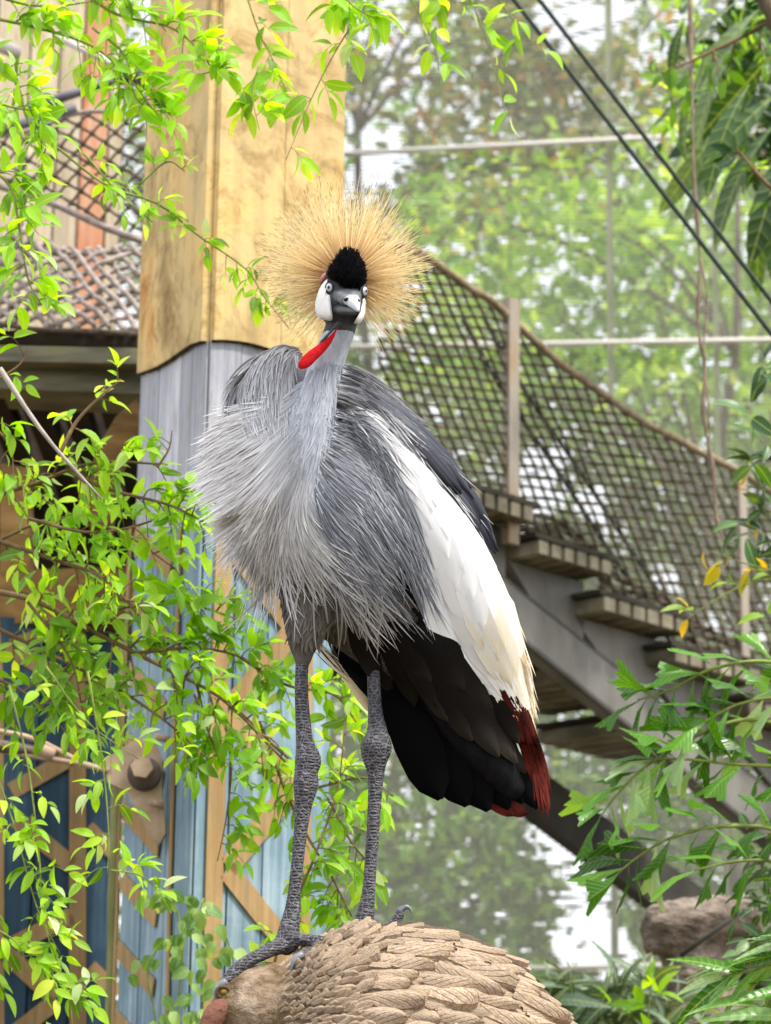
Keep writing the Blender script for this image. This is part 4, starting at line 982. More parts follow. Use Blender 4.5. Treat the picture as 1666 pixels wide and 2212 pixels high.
# claws
M_claw = nmat('claw_horn', [(.3, '#4a4b50'), (.6, '#7b7d83'), (.8, '#a9abb0')], 60, .4, .2, .002, spec=.6)
for pts, r in (([(488, 2120, -102), (474, 2130, -108), (466, 2146, -108), (470, 2164, -106)], 9), ([(654, 2062, -100), (640, 2070, -108), (631, 2086, -112), (627, 2104, -112)], 9), ([(860, 1972, 82), (874, 1960, 82), (885, 1962, 82), (890, 1976, 82)], 8), ([(720, 2036, -56), (738, 2034, -54), (752, 2038, -50)], 5)):
    m = MB(); n = 9; m.tube(crom([D(*p) for p in pts], n), [max(.4, r * (1 - (i / (n - 1)) ** 1.6)) * U for i in range(n)], 8); m.build('claw', M_claw, crane)
# ------------------------------------------------------------------ carved bird the crane stands on
M_carv = NT('carved_cement')
v = M_carv.coord('Object', (1, 1, 1)); f = M_carv.noise(v, 16, 7, .65, .4); f2 = M_carv.noise(v, 5, 5, .6)
c = M_carv.ramp(f, [(.25, '#6c523c'), (.42, '#a08870'), (.56, '#c0aa96'), (.74, '#decdbc')])
c = M_carv.mix(M_carv.ramp(f2, [(.5, (0, 0, 0, 1)), (.72, (.7, .7, .7, 1))]), c, '#b3a06a')
oi = M_carv.n('ShaderNodeObjectInfo'); c = M_carv.mix(1.0, c, M_carv.math('ADD', M_carv.math('MULTIPLY', oi.outputs['Random'], .3), .82), 'MULTIPLY')
wv = M_carv.n('ShaderNodeTexWave', wave_type='BANDS', bands_direction='DIAGONAL'); wv.inputs['Scale'].default_value = 3.0; wv.inputs['Distortion'].default_value = .35; wv.inputs['Detail'].default_value = 3
M_carv.l(M_carv.coord('Object', (1, 1, 0)), wv.inputs['Vector'])
c = M_carv.mix(M_carv.math('MULTIPLY', M_carv.ramp(wv.outputs[0], [(.0, (1, 1, 1, 1)), (.16, (0, 0, 0, 1))]), .3), c, '#5e4c3e'); M_carv.base(c, .9, .15)
M_carv.bump(M_carv.math('ADD', M_carv.math('MULTIPLY', M_carv.ramp(wv.outputs[0], [(.0, (0, 0, 0, 1)), (.22, (1, 1, 1, 1))]), .9), M_carv.math('MULTIPLY', M_carv.noise(v, 34, 6, .7), .6)), .6, .004); M_carv = M_carv.m
M_hull = nmat('cement_rough', [(.28, '#3a2e24'), (.45, '#544536'), (.6, '#6c5c4b'), (.8, '#857462')], 26, .95, .9, .012, fine=4)  # crevice shade put into the colour: shell darker than the feathers on it
M_head = nmat('mossy_cement', [(.25, '#3c2f1e'), (.40, '#5c4a32'), (.52, '#7d6a54'), (.66, '#9c8a78'), (.82, '#c0b0a2')], 18, .95, .9, .012, fine=4)
M_bkor = nmat('orange_beak', [(.3, '#5e3c30'), (.55, '#7c5244'), (.8, '#94705e')], 22, .9, .8, .008, fine=4)
stt = thing('bird_statue', 'cement bird sculpture with carved overlapping feathers and an orange beak', 'statue', Vector((D(900, 2212).x, Y0, 0)))
sm = MB(); prims = []
chain(sm, [(868, 2402, 40, 386), (876, 2470, 40, 386)], 's', 4, 32)
sm.ellipsoid(D(868, 2402, 40), ((386 * U, 0, 0), (0, 386 * U, 0), (0, 0, 386 * U)), 40, 30)
chain(sm, [(560, 2196, -45, 106), (640, 2196, -30, 114), (720, 2210, -10, 150), (790, 2255, 20, 200)], 's', 12, 24)
chain(sm, [(528, 2192, -60, 76), (506, 2215, -70, 62), (520, 2270, -60, 80)], 's', 8, 20)
chain(sm, [(870, 2470, 40, 380), (930, 2760, 40, 300), (930, 3300, 40, 260)], 's', 10, 28)
hull_me = remeshed(sm, .007, 6, .5)
xh_ = D(625, 2150).x; nrs = [v_.normal.copy() for v_ in hull_me.vertices]
for v_, nn_ in zip(hull_me.vertices, nrs):
    n = noise.noise(v_.co * 45) * .0035 + noise.noise(v_.co * 110) * .0018
    if v_.co.x < xh_: n = noise.noise(Vector((v_.co.x * 22, v_.co.y * 30, v_.co.z * 60))) * .006 + noise.noise(v_.co * 90) * .003 + noise.noise(v_.co * 220) * .0012
    v_.co += nn_ * n
hull_me.materials.append(M_hull); hull_me.materials.append(M_head)
xh = D(640, 2150).x
hull_me.polygons.foreach_set('material_index', [1 if p.center.x < xh + noise.noise(p.center * 30) * .02 else 0 for p in hull_me.polygons])
link('hull', hull_me, stt)
sb = BVHTree.FromPolygons([v.co for v in hull_me.vertices], [tuple(p.vertices) for p in hull_me.polygons])
def carved(seed, nx=5, ny=8):
    rg = random.Random(seed); vs = []; fs = []
    for j in range(ny):
        t = j / (ny - 1); wd = .5 * min(1, .62 + t * .7) * (1 if t < .62 else math.sqrt(max(.10, 1 - ((t - .62) / .40) ** 2))) * rg.uniform(.95, 1.05)
        for i in range(nx):
            f = i / (nx - 1) * 2 - 1
            z = (.06 + .66 * t) * (1 - .5 * f * f) * (1 if j < ny - 1 else .7) + (.10 if i == nx // 2 else 0) + rg.uniform(-.04, .04)
            vs.append(Vector((wd * f, t + rg.uniform(-.01, .01), z)))
    top = len(vs)
    for j in range(ny):
        for i in (0, nx - 1): p = vs[j * nx + i]; vs.append(Vector((p.x * .98, p.y, p.z - .02))); vs.append(Vector((p.x * .93, p.y, -.6)))
    for i in range(nx): p = vs[(ny - 1) * nx + i]; vs.append(Vector((p.x * .98, p.y + .002, p.z - .02))); vs.append(Vector((p.x * .95, p.y - .02, -.6)))
    for j in range(ny - 1):
        for i in range(nx - 1): a = j * nx + i; fs.append((a, a + 1, a + nx + 1, a + nx))
        b_ = top + j * 4; fs.append((b_, b_ + 4, b_ + 5, b_ + 1)); fs.append((b_ + 6, b_ + 2, b_ + 3, b_ + 7))
    e = top + ny * 4
    for i in range(nx - 1): a = e + i * 2; fs.append((a, a + 2, a + 3, a + 1))
    return mesh_data('carved_feather', vs, fs, [M_carv])
CV = [carved(s) for s in range(7)]
rg = random.Random(17)
def seat(x, y):
    d = ray(x, y).normalized(); h = sb.ray_cast(CAM, d, 8); return h
def set_feather(x, y, x2, y2, wd, thick=1.0, sink=.0):
    h = seat(x, y); k_ = 0
    while h[0] is None and k_ < 9: y += 6; y2 += 6; k_ += 1; h = seat(x, y)
    h2 = seat(x2, y2)
    if h[0] is None: return
    if h2[0] is None:                                     # tip reaches past the outline: follow the skin's plane
        n0 = h[1] if h[1].dot(CAM - h[0]) > 0 else -h[1]; d0 = CR * (x2 - x) - CU * (y2 - y); d0 = d0 - n0 * d0.dot(n0); tip = h[0] + d0 * U
    else: tip = h2[0]
    h3 = seat((x + x2) / 2, (y + y2) / 2); nrm = (h3 if h3[0] is not None else h)[1]
    if nrm.dot(CAM - h[0]) < 0: nrm = -nrm
    dv = tip - h[0]; sl = dv.length
    if h3[0] is not None: sink += max(0., (h3[0] - (h[0] + tip) / 2).dot(nrm)) * .8
    if sl < .004: return
    sw = wd * U
    link('carved_feather', rg.choice(CV), stt, place(h[0] + nrm * sink, dv, nrm, (sw * rg.uniform(.94, 1.06) * rg.choice((-1, 1)), sl, min(sw, .034) * 1.12 * thick)))
def Q2(x, y): return ((900 + x / 3.029) * .8642, (2250 + y / 3.029) * .8642)
def Q1(x, y): return ((500 + x / 2.777) * .8642, (2250 + y / 2.777) * .8642)
# the large feathers, one by one
for a, b, c, d, wd in ((270, 215, 480, 205, 44), (390, 240, 745, 292, 50), (320, 280, 748, 335, 64), (290, 325, 712, 405, 72), (200, 385, 668, 455, 92), (160, 465, 560, 525, 100), (135, 560, 440, 590, 84), (100, 645, 380, 655, 92), (40, 755, 495, 795, 130), (520, 700, 880, 800, 150), (440, 590, 870, 700, 120), (570, 510, 1065, 750, 130), (640, 430, 1155, 695, 140), (710, 355, 1085, 445, 58), (720, 390, 1110, 515, 80), (990, 490, 1185, 575, 84), (1110, 600, 1320, 720, 90), (1130, 720, 1510, 935, 120), (900, 820, 1310, 1010, 130), (-30, 855, 360, 925, 124), (380, 880, 600, 925, 96), (580, 870, 910, 970, 110), (1120, 690, 1545, 950, 80), (1000, 560, 1320, 760, 70),
                     (-40, 320, 165, 232, 56), (60, 290, 310, 282, 60), (40, 390, 225, 352, 70), (-40, 480, 160, 425, 88), (80, 330, 260, 240, 50), (150, 240, 280, 200, 48), (0, 640, 135, 580, 100), (-60, 700, 110, 640, 80), (200, 990, 620, 1030, 130), (700, 950, 1100, 1100, 130), (-40, 1000, 300, 1040, 130), (850, 720, 1160, 830, 100), (1250, 900, 1600, 1100, 110)):
    x, y = Q2(a, b); x2, y2 = Q2(c, d); set_feather(x, y, x2, y2, wd / 3.029 * .8642 * 1.12)
# a bed of flatter feathers under them, so no bare shell shows
for cx in range(15):
    for cy in range(14):
        x = 60 + cx * 105 + (50 if cy % 2 else 0) + rg.uniform(-22, 22); y = 215 + cy * 62 + rg.uniform(-14, 14) + max(0, x - 450) * .30
        an = .16 + .42 * max(0, x - 200) / 1300 + rg.uniform(-.12, .12); L_ = rg.uniform(170, 270)
        X, Y_ = Q2(x, y); X2, Y2 = Q2(x + math.cos(an) * L_, y + math.sin(an) * L_)
        if seat(X, Y_)[0] is not None: set_feather(X, Y_, X2, Y2, rg.uniform(70, 96) / 3.029 * .8642, .42, -.0015)
# the small ones over neck and shoulder, pointing up and right
for cx in range(14):
    for cy in range(15):
        x = 560 + cx * 38 + (19 if cy % 2 else 0); y = 150 + cy * 52
        if x > 1180 - cy * 6: continue
        g_ = (x - 560) / 560
        x += rg.uniform(-12, 12); y += rg.uniform(-12, 12); L_ = lerp(52, 150, g_) * rg.uniform(.75, 1.2); an = -.62 + .38 * g_ + .35 * (cy / 15) + rg.uniform(-.28, .28)
        X, Y_ = Q1(x, y); X2, Y2 = Q1(x + math.cos(an) * L_, y + math.sin(an) * L_)
        set_feather(X, Y_, X2, Y2, lerp(26, 62, g_) * rg.uniform(.8, 1.2) / 2.777 * .8642, lerp(1.35, 1.0, g_))
# head details
m = MB(); m.tube(crom([D(494, 2176, -108), D(470, 2190, -116), D(456, 2218, -120), D(446, 2260, -118), D(462, 2300, -108)], 16), [U * k for k in (20, 23, 25, 26, 26, 26, 25, 25, 24, 23, 21, 18, 15, 12, 8, 4)], 16); m.build('upper_beak', M_bkor, stt)
m = MB(); m.tube(crom([D(520, 2225, -112), D(502, 2240, -118), D(492, 2275, -114)], 8), [U * k for k in (22, 24, 24, 23, 21, 18, 13, 6)], 14); m.build('lower_beak', nmat('red_beak', [(.3, '#702c26'), (.7, '#93443a')], 14, .8, .4, .004), stt)
h = seat(484, 2142); e = h[0]
m = MB(); m.ellipsoid(e, (CR * 9 * U, TOCAM * 9 * U, CU * 8 * U), 12, 8); m.build('eye', nmat('amber_eye', [(.3, '#6a5a20'), (.7, '#9a8430')], 60, .5), stt)
m = MB(); m.tube([e + TOCAM * 4 * U + CR * math.cos(k * .52) * 14 * U + CU * math.sin(k * .52) * 11 * U for k in range(13)], 4 * U, 6, False); m.build('eyelid', M_head, stt)
m = MB(); bz = D(900, 3300).z
m.tube([(D(900, 2212).x, Y0, 0), (D(900, 2212).x, Y0, .12), (D(900, 2212).x + .0, Y0, .14), (D(900, 2212).x, Y0, bz + .3)], [.42, .40, .26, .2], 18, jit=.04); m.build('plinth', M_hull, stt)
# ------------------------------------------------------------------ plants round the crane
def leafmesh(name, W=.4, n=6, fold=.22, droop=.18, mat=None, tipw=.0, wav=0., peak=.42, seed=0):
    rg = random.Random(seed); vs = []; fs = []
    for i in range(n + 1):
        t = i / n; wd = W * .5 * (math.sin(math.pi * t ** (math.log(.5) / math.log(peak))) ** .8 if 0 < t < 1 else .0) + (tipw * t)
        z = -droop * t * t + .06 * math.sin(t * 3); wv = wav * math.sin(t * 14 + seed)
        vs += [Vector((-wd, t, z + fold * wd + wv)), Vector((0, t, z)), Vector((wd, t, z + fold * wd - wv))]
    for i in range(n):
        for k in (0, 1): fs.append((i * 3 + k, i * 3 + k + 1, i * 3 + k + 4, i * 3 + k + 3))
    return mesh_data(name, vs, fs, [mat] if mat else [])
L_lime = leafmat('lime_leaf', [(0, '#6a9a18'), (.3, '#8cc41e'), (.6, '#a6d828'), (.85, '#c0e63a'), (1, '#dcea50')], .55, .5)
L_mid = leafmat('green_leaf', [(0, '#4e761c'), (.4, '#80b02a'), (.75, '#a4cc40'), (.92, '#b3c99a'), (1, '#d2dcc0')], .5, .45)
L_ivy = leafmat('ivy_leaf', [(0, '#5d8a4a'), (.5, '#8cb070'), (1, '#bcd69a')], .35, .5)
L_dark = leafmat('dark_leaf', [(0, '#16331a'), (.5, '#2c5a2a'), (.85, '#47763a'), (1, '#6f8f63')], .3, .35)
L_palm = leafmat('palm_leaflet', [(0, '#28560f'), (.5, '#447f18'), (.8, '#68a030'), (1, '#a8c09c')], .38, .3, ribw=.005)
L_silver = leafmat('grey_leaf', [(0, '#4a6350'), (.5, '#71887a'), (1, '#9fb0a6')], .3, .45)
L_strap = leafmat('strap_leaf', [(0, '#2c4a2a'), (.5, '#4a6a44'), (1, '#8aa286')], .3, .4, ribw=.004)
L_yel = leafmat('yellow_leaf', [(0, '#c7a012'), (.6, '#e2bc1e'), (1, '#a9b32a')], .45, .4)
M_twig = nmat('brown_twig', [(.3, '#5a4630'), (.6, '#80684a'), (.8, '#9c8664')], 30, .85, .3, .002)
M_gtwig = nmat('green_twig', [(.3, '#5d6a2c'), (.7, '#94a050')], 30, .8, .3, .002)
def fam(mat, k=5, **kw): return [leafmesh('leaf', W=random.Random(i).uniform(.34, .48), droop=random.Random(i + 9).uniform(.02, .3), fold=random.Random(i + 5).uniform(.1, .5), mat=mat, seed=i, **kw) for i in range(k)]
LV = {'lime': fam(L_lime), 'mid': fam(L_mid), 'ivy': [leafmesh('leaf', W=.66, n=6, fold=.2, droop=.3, mat=L_ivy, peak=.34, seed=i) for i in range(3)], 'dark': fam(L_dark), 'silver': [leafmesh('leaf', W=.22, mat=L_silver, droop=.3, seed=i) for i in range(3)], 'yellow': fam(L_yel, 3), 'strap': [leafmesh('leaf', W=.17, n=8, fold=.3, droop=.15, mat=L_strap, peak=.6, seed=i) for i in range(3)], 'blade': [leafmesh('leaf', W=.11, n=7, fold=.5, droop=.1 + .08 * i, mat=L_palm, peak=.35, seed=i) for i in range(3)]}
def wedge(seed):
    rg = random.Random(seed); vs = [Vector((0, 0, 0))]; fs = []; n = 7
    for i in range(n):
        f = i / (n - 1) * 2 - 1
        vs.append(Vector((f * .13, .5, .05 * (1 - abs(f))))); 
    for i in range(n):
        f = i / (n - 1) * 2 - 1
        vs.append(Vector((f * .34 + .1 * rg.uniform(-.4, .4), .80 + .34 * max(0, (f + 1) / 2) ** 1.5 + (.06 if i % 2 else -.05) + rg.uniform(-.03, .03), -.10 - .04 * abs(f))))
    for i in range(n - 1): fs += [(0, 1 + i, 2 + i), (1 + i, 1 + n + i, 2 + n + i, 2 + i)]
    return mesh_data('leaflet', vs, fs, [L_palm])
WED = [wedge(s) for s in range(5)]
class Plant:
    def __init__(s, name, label, cat, base, seed, cap=300, group=None):
        s.t = thing(name, label, cat, base, group); s.rg = random.Random(seed); s.n = 0; s.cap = cap; s.rest = {}
    def leaf(s, P, d, n, size, kind, name='leaf', wmul=1.):
        me = s.rg.choice(LV[kind] if isinstance(kind, str) else kind)
        M = place(P, d, n, (size * wmul, size, size))
        if s.n < s.cap: link(name, me, s.t, M); s.n += 1
        else:
            s.rest.setdefault(me.materials[0].name, MB()).add([M @ v.co for v in me.vertices], [tuple(p.vertices) for p in me.polygons])
    def done(s):
        for k, mb in s.rest.items(): mb.build('more_leaves', bpy.data.materials[k], s.t, True, 'stuff')
    def branch(s, pts, r, twigs, tl, leaves, size, kinds, mat=M_twig, spread=1.0, tip=True, droop=.25, leaf_from=0.15, nrm=None, pair=True):
        "a branch with side twigs; leaves sit along the twigs and at the tip. pts: (x, y, Y); tl, size in photo pixels"
        twigs = int(twigs * (1.34 if r >= 4 else 1.15)); size *= 1.04
        rg = s.rg; P = [V(*p) for p in pts]; Yv = sum(p[2] for p in pts) / len(pts); u = px(Yv)
        C = crom(P, 4 * len(P)); m = MB(); n = len(C)
        m.tube(C, [r * u * lerp(1, .35, i / (n - 1)) for i in range(n)], 6)
        def set_leaves(Q, num, f0):
            for k in range(num):
                f = f0 + (1 - f0) * (k + rg.random() * .6) / num; i = min(len(Q) - 2, int(f * (len(Q) - 1))); p = Q[i].lerp(Q[i + 1], min(1, f * (len(Q) - 1) - i)); d = (Q[i + 1] - Q[i]).normalized()
                side = d.cross(TOCAM).normalized() * (1 if (k % 2) else -1)
                dv = d * rg.uniform(.3, 1.0) + side * rg.uniform(.3, 1.1) + Vector((rg.gauss(0, .3), rg.gauss(0, .45), rg.gauss(-droop * .5, .3)))
                nn = nrm or Vector((rg.gauss(0, .6), -rg.uniform(.0, 1.0), rg.gauss(.75, .4)))
                kd = rg.choice(kinds); s.leaf(p, dv, nn, size * u * rg.uniform(.48, 1.25), kd)
            if tip: s.leaf(Q[-1], (Q[-1] - Q[-2]), Vector((rg.gauss(0, .5), -.5, .7)), size * u * rg.uniform(.8, 1.1), rg.choice(kinds))
        for k in range(twigs):
            f = lerp(leaf_from, .98, (k + rg.random()) / twigs); i = min(n - 2, int(f * (n - 1))); a = C[i]; d = (C[i + 1] - C[i]).normalized()
            side = d.cross(TOCAM).normalized() * (1 if rg.random() < .5 else -1)
            dv = (d * rg.uniform(.2, 1) + side * rg.uniform(.4, 1.2) * spread + Vector((0, rg.gauss(0, .5), rg.gauss(.1, .3)))).normalized(); L_ = tl * u * rg.uniform(.5, 1.3)
            Q = crom([a, a + dv * L_ * .5 + Vector((0, 0, L_ * .05)), a + dv * L_ + Vector((0, 0, -L_ * droop))], 6)
            m.tube(Q, [r * u * .4 * lerp(1, .45, j / 5) for j in range(6)], 5); set_leaves(Q, leaves, .2)
        m.build('branch', mat, s.t)
    def sprig(s, x, y, Y, n, size, kinds, spreadpx=30, up=0.):
        "a small rosette of leaves at one spot on a short stalk"
        rg = s.rg; u = px(Y); c = V(x, y, Y)
        for k in range(n):
            an = rg.uniform(0, 6.28); d = CR * math.cos(an) + CU * math.sin(an) + Vector((0, rg.gauss(0, .5), up))
            s.leaf(c + d * rg.uniform(0, .35) * spreadpx * u, d, Vector((rg.gauss(0, .6), -rg.uniform(0, 1), rg.gauss(.7, .4))), size * u * rg.uniform(.65, 1.2), rg.choice(kinds))
MX = ['lime', 'lime', 'lime', 'mid', 'mid']
gb = lambda x, Y: Vector((V(x, 2000, Y).x, Y, 0))
# -- shrub filling the left side below the bridge
p = Plant('leafy_shrub', 'lime green shrub spreading at left below the footbridge beam', 'shrub', gb(-60, 4.7), 1, 300)
for pts, r, tw, lv in (([(-60, 1080, 4.7), (60, 1050, 4.65), (203, 1000, 4.6), (363, 1003, 4.6)], 6, 10, 4), ([(-60, 1150, 4.7), (109, 1206, 4.65), (225, 1250, 4.6), (300, 1330, 4.6)], 6, 10, 4), ([(150, 1010, 4.6), (225, 1054, 4.6), (363, 1090, 4.6), (445, 1130, 4.6)], 5, 10, 4), ([(127, 985, 4.5), (167, 909, 4.5), (225, 850, 4.5), (262, 820, 4.5)], 5, 3, 3), ([(-30, 1180, 4.8), (120, 1120, 4.75), (260, 1150, 4.7), (380, 1230, 4.7)], 4, 9, 4), ([(60, 1120, 4.6), (200, 1150, 4.6), (340, 1120, 4.65), (430, 1050, 4.65)], 4, 9, 4), ([(340, 1010, 4.6), (365, 970, 4.6), (372, 930, 4.6)], 3, 2, 3), ([(-40, 900, 4.5), (20, 960, 4.5), (30, 1040, 4.5)], 4, 3, 3), ([(-40, 840, 4.4), (40, 790, 4.4), (60, 750, 4.4)], 3, 2, 3)):
    p.branch(pts, r, int(tw * 1.4), 66, lv, 50, MX)
st_ = MB(); st_.tube(crom([V(0, 796, 4.3), V(98, 941, 4.3), V(220, 1078, 4.3)], 8), [px(4.3) * k for k in (6, 6, 5, 5, 4, 4, 3, 2)], 6); st_.build('bare_stick', nmat('grey_twig', [(.3, '#8a8078'), (.7, '#b3a99e')], 30, .8, .2), p.t)
p.branch([(-60, 1400, 4.75), (-30, 1800, 4.75), (-40, 2500, 4.75)], 12, 4, 60, 3, 50, MX)
p.done()
p = Plant('leafy_shrub', 'lime green shrub at left reaching across the pillar toward the crane breast', 'shrub', gb(-40, 4.8), 2, 300)
for pts, r, tw, lv in (([(-60, 1270, 4.8), (73, 1297, 4.75), (218, 1373, 4.7), (366, 1448, 4.7), (485, 1514, 4.7), (617, 1646, 4.7)], 7, 22, 4), ([(-60, 1330, 4.8), (80, 1400, 4.8), (240, 1480, 4.75), (360, 1560, 4.7), (450, 1640, 4.7)], 5, 13, 4), ([(200, 1330, 4.7), (330, 1300, 4.7), (430, 1310, 4.7), (520, 1340, 4.75)], 4, 9, 4), ([(300, 1410, 4.7), (420, 1400, 4.7), (520, 1420, 4.75), (600, 1480, 4.75)], 4, 9, 4), ([(60, 1300, 4.7), (150, 1420, 4.7), (180, 1540, 4.7)], 4, 8, 4), ([(-50, 1450, 4.7), (60, 1500, 4.7), (160, 1600, 4.7)], 4, 8, 4)):
    p.branch(pts, r, int(tw * 1.4), 66, lv, 50, MX)
p.branch([(-60, 1500, 4.8), (-50, 2000, 4.8), (-60, 2500, 4.8)], 12, 4, 60, 3, 50, MX)
p.done()
p = Plant('leafy_shrub', 'leafy sprigs growing up behind the crane legs', 'shrub', gb(560, 4.75), 3, 300)
for pts, r, tw, lv in (([(560, 2300, 4.8), (600, 2050, 4.75), (680, 1850, 4.7), (730, 1700, 4.7), (745, 1560, 4.7)], 4, 10, 4), ([(480, 1500, 4.75), (580, 1600, 4.75), (690, 1700, 4.75), (760, 1820, 4.75), (830, 1900, 4.75)], 4, 14, 4), ([(690, 1700, 4.75), (790, 1680, 4.75), (850, 1720, 4.75)], 3, 5, 3), ([(520, 1420, 4.75), (620, 1480, 4.75), (720, 1500, 4.75), (770, 1560, 4.75)], 4, 9, 4), ([(560, 1560, 4.75), (640, 1760, 4.75), (720, 1900, 4.75), (760, 1980, 4.75)], 4, 10, 4), ([(480, 1540, 4.75), (500, 1640, 4.75), (490, 1760, 4.75), (470, 1860, 4.75)], 3, 7, 4), ([(420, 1500, 4.7), (450, 1580, 4.7), (480, 1660, 4.7)], 3, 5, 4)):
    p.branch(pts, r, int(tw * 1.25), 54, lv, 46, ['lime', 'lime', 'mid'])
p.done()
# -- hanging sprays in the lower left
p = Plant('trailing_branch', 'thin trailing twigs with sparse leaves before the blue planks', 'branch', V(60, 1500, 4.6), 4, 300)
for pts, tw in (([(20, 1480, 4.6), (60, 1650, 4.6), (85, 1850, 4.6), (95, 1990, 4.6), (150, 2160, 4.6), (160, 2300, 4.6)], 11), ([(190, 1450, 4.6), (222, 1650, 4.6), (235, 1800, 4.6), (232, 1890, 4.6)], 6), ([(-20, 1640, 4.6), (30, 1780, 4.6), (80, 1960, 4.6), (130, 2060, 4.6)], 9), ([(100, 1440, 4.6), (190, 1560, 4.6), (300, 1640, 4.6)], 6), ([(240, 1880, 4.6), (300, 1890, 4.6), (345, 1925, 4.6)], 4), ([(-20, 2000, 4.6), (40, 2040, 4.6), (60, 2100, 4.6)], 5), ([(80, 2080, 4.6), (140, 2110, 4.6), (200, 2160, 4.6)], 5)):
    p.branch(pts, 2.4, int(tw * 1.35), 50, 3, 46, MX, M_gtwig)
p.done()
# -- branches from the upper left
p = Plant('leafy_branch', 'lime green branch hanging in from the upper left before the rope net', 'branch', V(-80, 100, 4.5), 5, 300)
for pts, r, tw, lv in (([(-60, 30, 4.5), (80, 60, 4.5), (200, 100, 4.5), (280, 170, 4.5), (340, 250, 4.5)], 4, 13, 4), ([(-60, 80, 4.45), (30, 170, 4.45), (60, 260, 4.45), (110, 330, 4.45)], 5, 9, 4), ([(-60, 330, 4.4), (20, 400, 4.4), (40, 480, 4.4), (60, 600, 4.4), (90, 660, 4.4)], 4, 10, 4), ([(150, -40, 4.5), (250, 30, 4.5), (370, 60, 4.5), (440, 120, 4.5), (470, 180, 4.5)], 4, 13, 4), ([(200, 60, 4.5), (270, 120, 4.5), (300, 220, 4.5), (390, 250, 4.5)], 3, 9, 4), ([(-50, 200, 4.4), (20, 230, 4.4), (90, 240, 4.4)], 4, 6, 4), ([(-40, -20, 4.5), (60, 10, 4.5), (150, 10, 4.5), (260, -10, 4.5)], 4, 7, 3)):
    p.branch(pts, r, int(tw * 1.3), 56, lv, 56, MX, M_gtwig)
p.done()
p = Plant('leafy_branch', 'thin leafy branch slanting across the tan pillar toward the crest', 'branch', V(130, 340, 4.5), 6, 300)
for pts, r, tw, lv in (([(100, 300, 4.5), (230, 400, 4.5), (340, 440, 4.5), (430, 510, 4.5), (530, 580, 4.5), (570, 640, 4.5), (625, 710, 4.5)], 3, 17, 4), ([(300, 400, 4.5), (360, 350, 4.5), (400, 370, 4.5)], 3, 3, 3), ([(180, 330, 4.5), (260, 420, 4.5), (330, 480, 4.5)], 3, 6, 3)):
    p.branch(pts, r, tw, 34, lv, 40, ['lime', 'lime', 'mid'], M_gtwig)
p.done()
p = Plant('leafy_branch', 'leafy twig drooping from the top edge in front of the tan pillar', 'branch', V(720, -60, 4.4), 7, 300)
for pts, r, tw, lv in (([(840, -60, 4.4), (770, 40, 4.4), (720, 120, 4.4), (670, 220, 4.4), (618, 345, 4.4)], 2.4, 7, 3), ([(520, -50, 4.4), (560, 70, 4.4), (590, 130, 4.4), (620, 200, 4.4)], 2.4, 6, 3), ([(700, -60, 4.35), (760, 10, 4.35), (810, 40, 4.35)], 3, 6, 4), ([(560, 140, 4.4), (545, 200, 4.4), (560, 280, 4.4)], 2, 4, 3)):
    p.branch(pts, r, tw, 44, lv, 62, ['lime', 'lime', 'mid'], M_gtwig)
p.done()
p = Plant('leafy_branch', 'sparse bright leaves dangling at the top before the wire screen', 'branch', V(980, -60, 4.7), 8, 300)
for pts, r, tw, lv in (([(860, -60, 4.7), (900, 20, 4.7), (940, 100, 4.7), (950, 190, 4.7)], 2, 4, 2), ([(980, -60, 4.7), (1030, 30, 4.7), (1060, 120, 4.7), (1090, 240, 4.7)], 2, 5, 2), ([(1040, -60, 4.7), (1120, 60, 4.7), (1190, 130, 4.7)], 2, 3, 2), ([(880, -50, 4.7), (940, -10, 4.7), (1020, 10, 4.7)], 2, 5, 3)):
    p.branch(pts, r, tw, 34, lv, 56, ['lime', 'lime', 'mid'], M_gtwig)
p.done()
# -- tree with long strap leaves, upper right
p = Plant('strap_leaf_tree', 'tree with long hanging strap leaves in the upper right corner', 'tree', gb(1800, 5.6), 9, 300)
tr = MB(); tr.tube(crom([gb(1800, 5.6), V(1810, 1200, 5.6), V(1790, 500, 5.6), V(1700, 100, 5.6), V(1600, -80, 5.6)], 24), [lerp(.05, .012, i / 23) for i in range(24)], 8); tr.build('trunk', M_bark, p.t)
rg = random.Random(91)
for x, y, an, L_ in ((1560, 190, 205, 150), (1505, 170, 250, 170), (1545, 280, 232, 190), (1600, 330, 225, 190), (1666, 120, 215, 260), (1680, 200, 225, 280), (1690, 250, 240, 300), (1700, 300, 250, 260), (1640, 60, 215, 180), (1520, 60, 265, 200), (1640, 20, 230, 220), (1700, 380, 262, 260), (1580, 120, 240, 220), (1720, 480, 265, 240), (1600, 0, 210, 150), (1480, 40, 255, 120), (1660, 420, 258, 200), (1620, 180, 245, 240)):
    a = R(an + rg.uniform(-8, 8)); d = CR * math.cos(a) + CU * math.sin(a) + Vector((0, rg.gauss(0, .35), 0))
    p.leaf(V(x, y, 6.3 + rg.uniform(-.2, .2)), d, Vector((rg.gauss(0, .4), -.7, .6)), L_ * 1.15 * px(6.3), 'strap', wmul=1.25)
for k in range(70):
    x = rg.uniform(1400, 1760); y = rg.uniform(-40, 420) * (1 if x > 1560 else .75)
    p.sprig(x, y, 6.8 + rg.uniform(-.3, .3), 3, 50, ['mid', 'dark', 'lime'], 40)
for k in range(110):
    x = rg.uniform(1510, 1820); y = rg.uniform(-80, 300 + (x - 1510) * .7); p.sprig(x, y, 7.0 + rg.uniform(-.2, .4), 5, 74, ['dark', 'dark', 'mid'], 60)
p.branch([(1760, -20, 5.7), (1640, 60, 5.7), (1520, 120, 5.7), (1430, 160, 5.7)], 6, 8, 70, 3, 50, ['mid', 'lime'])
